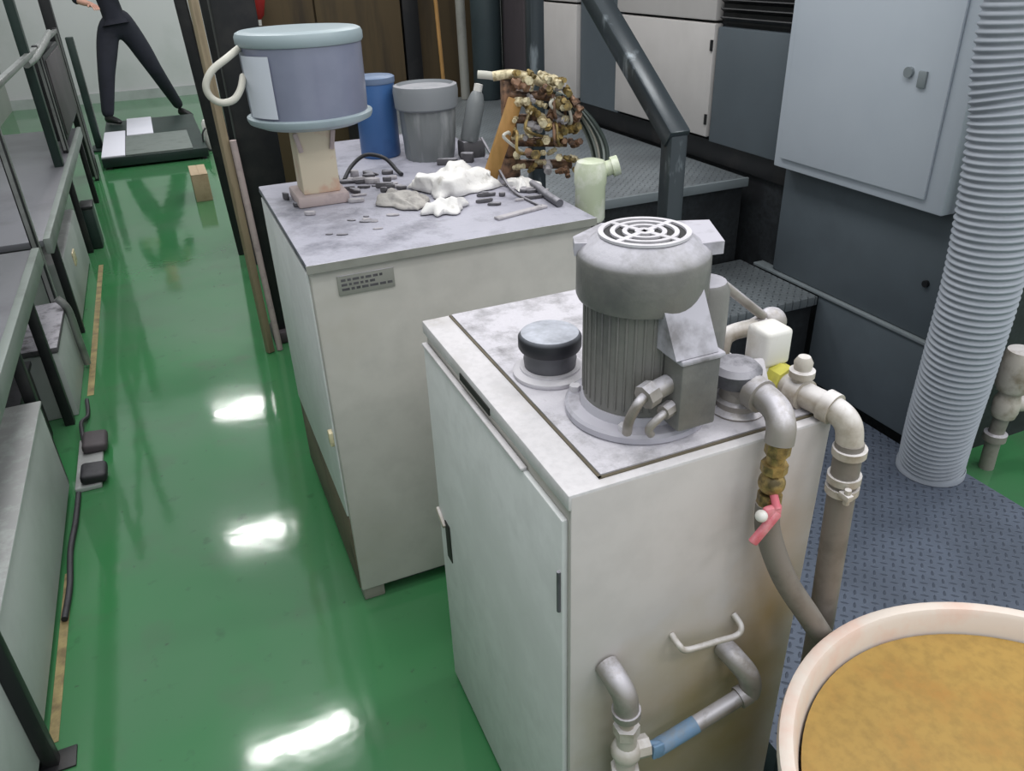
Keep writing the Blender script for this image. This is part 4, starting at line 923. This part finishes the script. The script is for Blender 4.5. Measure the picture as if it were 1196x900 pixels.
# ------------------------------------------------------------------ big tub in the right foreground
tx, ty, RZ, RR = 0.851, 0.286, 0.65, 0.348
tb_ = thing('plastic_tub', 'big cream-pink plastic tub in the right foreground', 'tub', (tx, ty, 0.0))
prof = [(0, 0), (0.275, 0.0), (0.285, 0.01), (0.328, RZ - 0.06), (0.334, RZ - 0.03), (RR - 0.003, RZ - 0.026), (RR, RZ - 0.014), (RR - 0.002, RZ - 0.003), (RR - 0.008, RZ), (RR - 0.020, RZ - 0.001), (RR - 0.025, RZ - 0.008),
        (0.312, RZ - 0.06), (0.275, 0.02), (0, 0.02)]
build('tub_shell', MB().lathe(prof, (tx, ty, 0), 96), 'tub', tb_)
lq = tag(build('coolant_liquid', MB().lathe([(0, 0), (0.312, 0), (0.312, 0.002), (0, 0.002)], (tx, ty, RZ - 0.042), 96), 'liquid'), 'cloudy yellow liquid filling the cream-pink tub', 'liquid')

# ------------------------------------------------------------------ lamps, world, camera
def strip_lamp(x, y, z, e, lx=0.9, ly=0.09, rot=0):
    l = bpy.data.lights.new('tube_and_fill_lamp', 'AREA'); l.shape = 'RECTANGLE'; l.size = lx; l.size_y = ly; l.energy = e
    l.color = (1.0, 0.98, 0.96)
    o = bpy.data.objects.new('tube_and_fill_lamp', l); COL.objects.link(o); o.location = (x, y, z); o.rotation_euler = (0, 0, rot)
for x, y, e in ((-0.03, 4.95, 38), (0.09, 8.0, 30), (0.2, 11.2, 30)):
    strip_lamp(x, y, 4.4, e)
for y in (-2.4, -1.2, 0.0, 1.2, 2.4, 3.4):  # added fill lamps out of view, closely spaced to soften the shadows
    strip_lamp(0.0, y, 4.4, 17, 1.2)
for k in range(8):  # added lamp row out of view, brightening the right side
    strip_lamp(3.0 + (0.5 if k % 2 else -0.4), -2.0 + 1.7 * k, 4.4, 38, 1.2, 0.3)
w = bpy.data.worlds.new('World'); sc.world = w; w.use_nodes = True
bg = w.node_tree.nodes['Background']; bg.inputs[0].default_value = (0.92, 0.97, 1.0, 1); bg.inputs[1].default_value = 0.85

R_ = Vector((0.916, -0.400, -0.032)); U_ = Vector((0.220, 0.433, 0.874)); F_ = Vector((0.335, 0.808, -0.485))
F_.normalize(); R_ = (R_ - F_ * R_.dot(F_)).normalized(); U_ = R_.cross(F_)
cam = bpy.data.cameras.new('camera'); co = bpy.data.objects.new('camera', cam); COL.objects.link(co)
mt = Matrix(((R_.x, U_.x, -F_.x, 0), (R_.y, U_.y, -F_.y, 0), (R_.z, U_.z, -F_.z, 1.6), (0, 0, 0, 1)))
co.matrix_world = mt
cam.sensor_width = 36; cam.lens = 914.0 * 36 / 1196; cam.clip_start = 0.02
sc.camera = co
sc.view_settings.view_transform = 'Standard'; sc.view_settings.look = 'None'
sc.view_settings.exposure = -0.1; sc.view_settings.gamma = 1.0
sc.view_settings.use_curve_mapping = False
sc.cycles.use_denoising = True
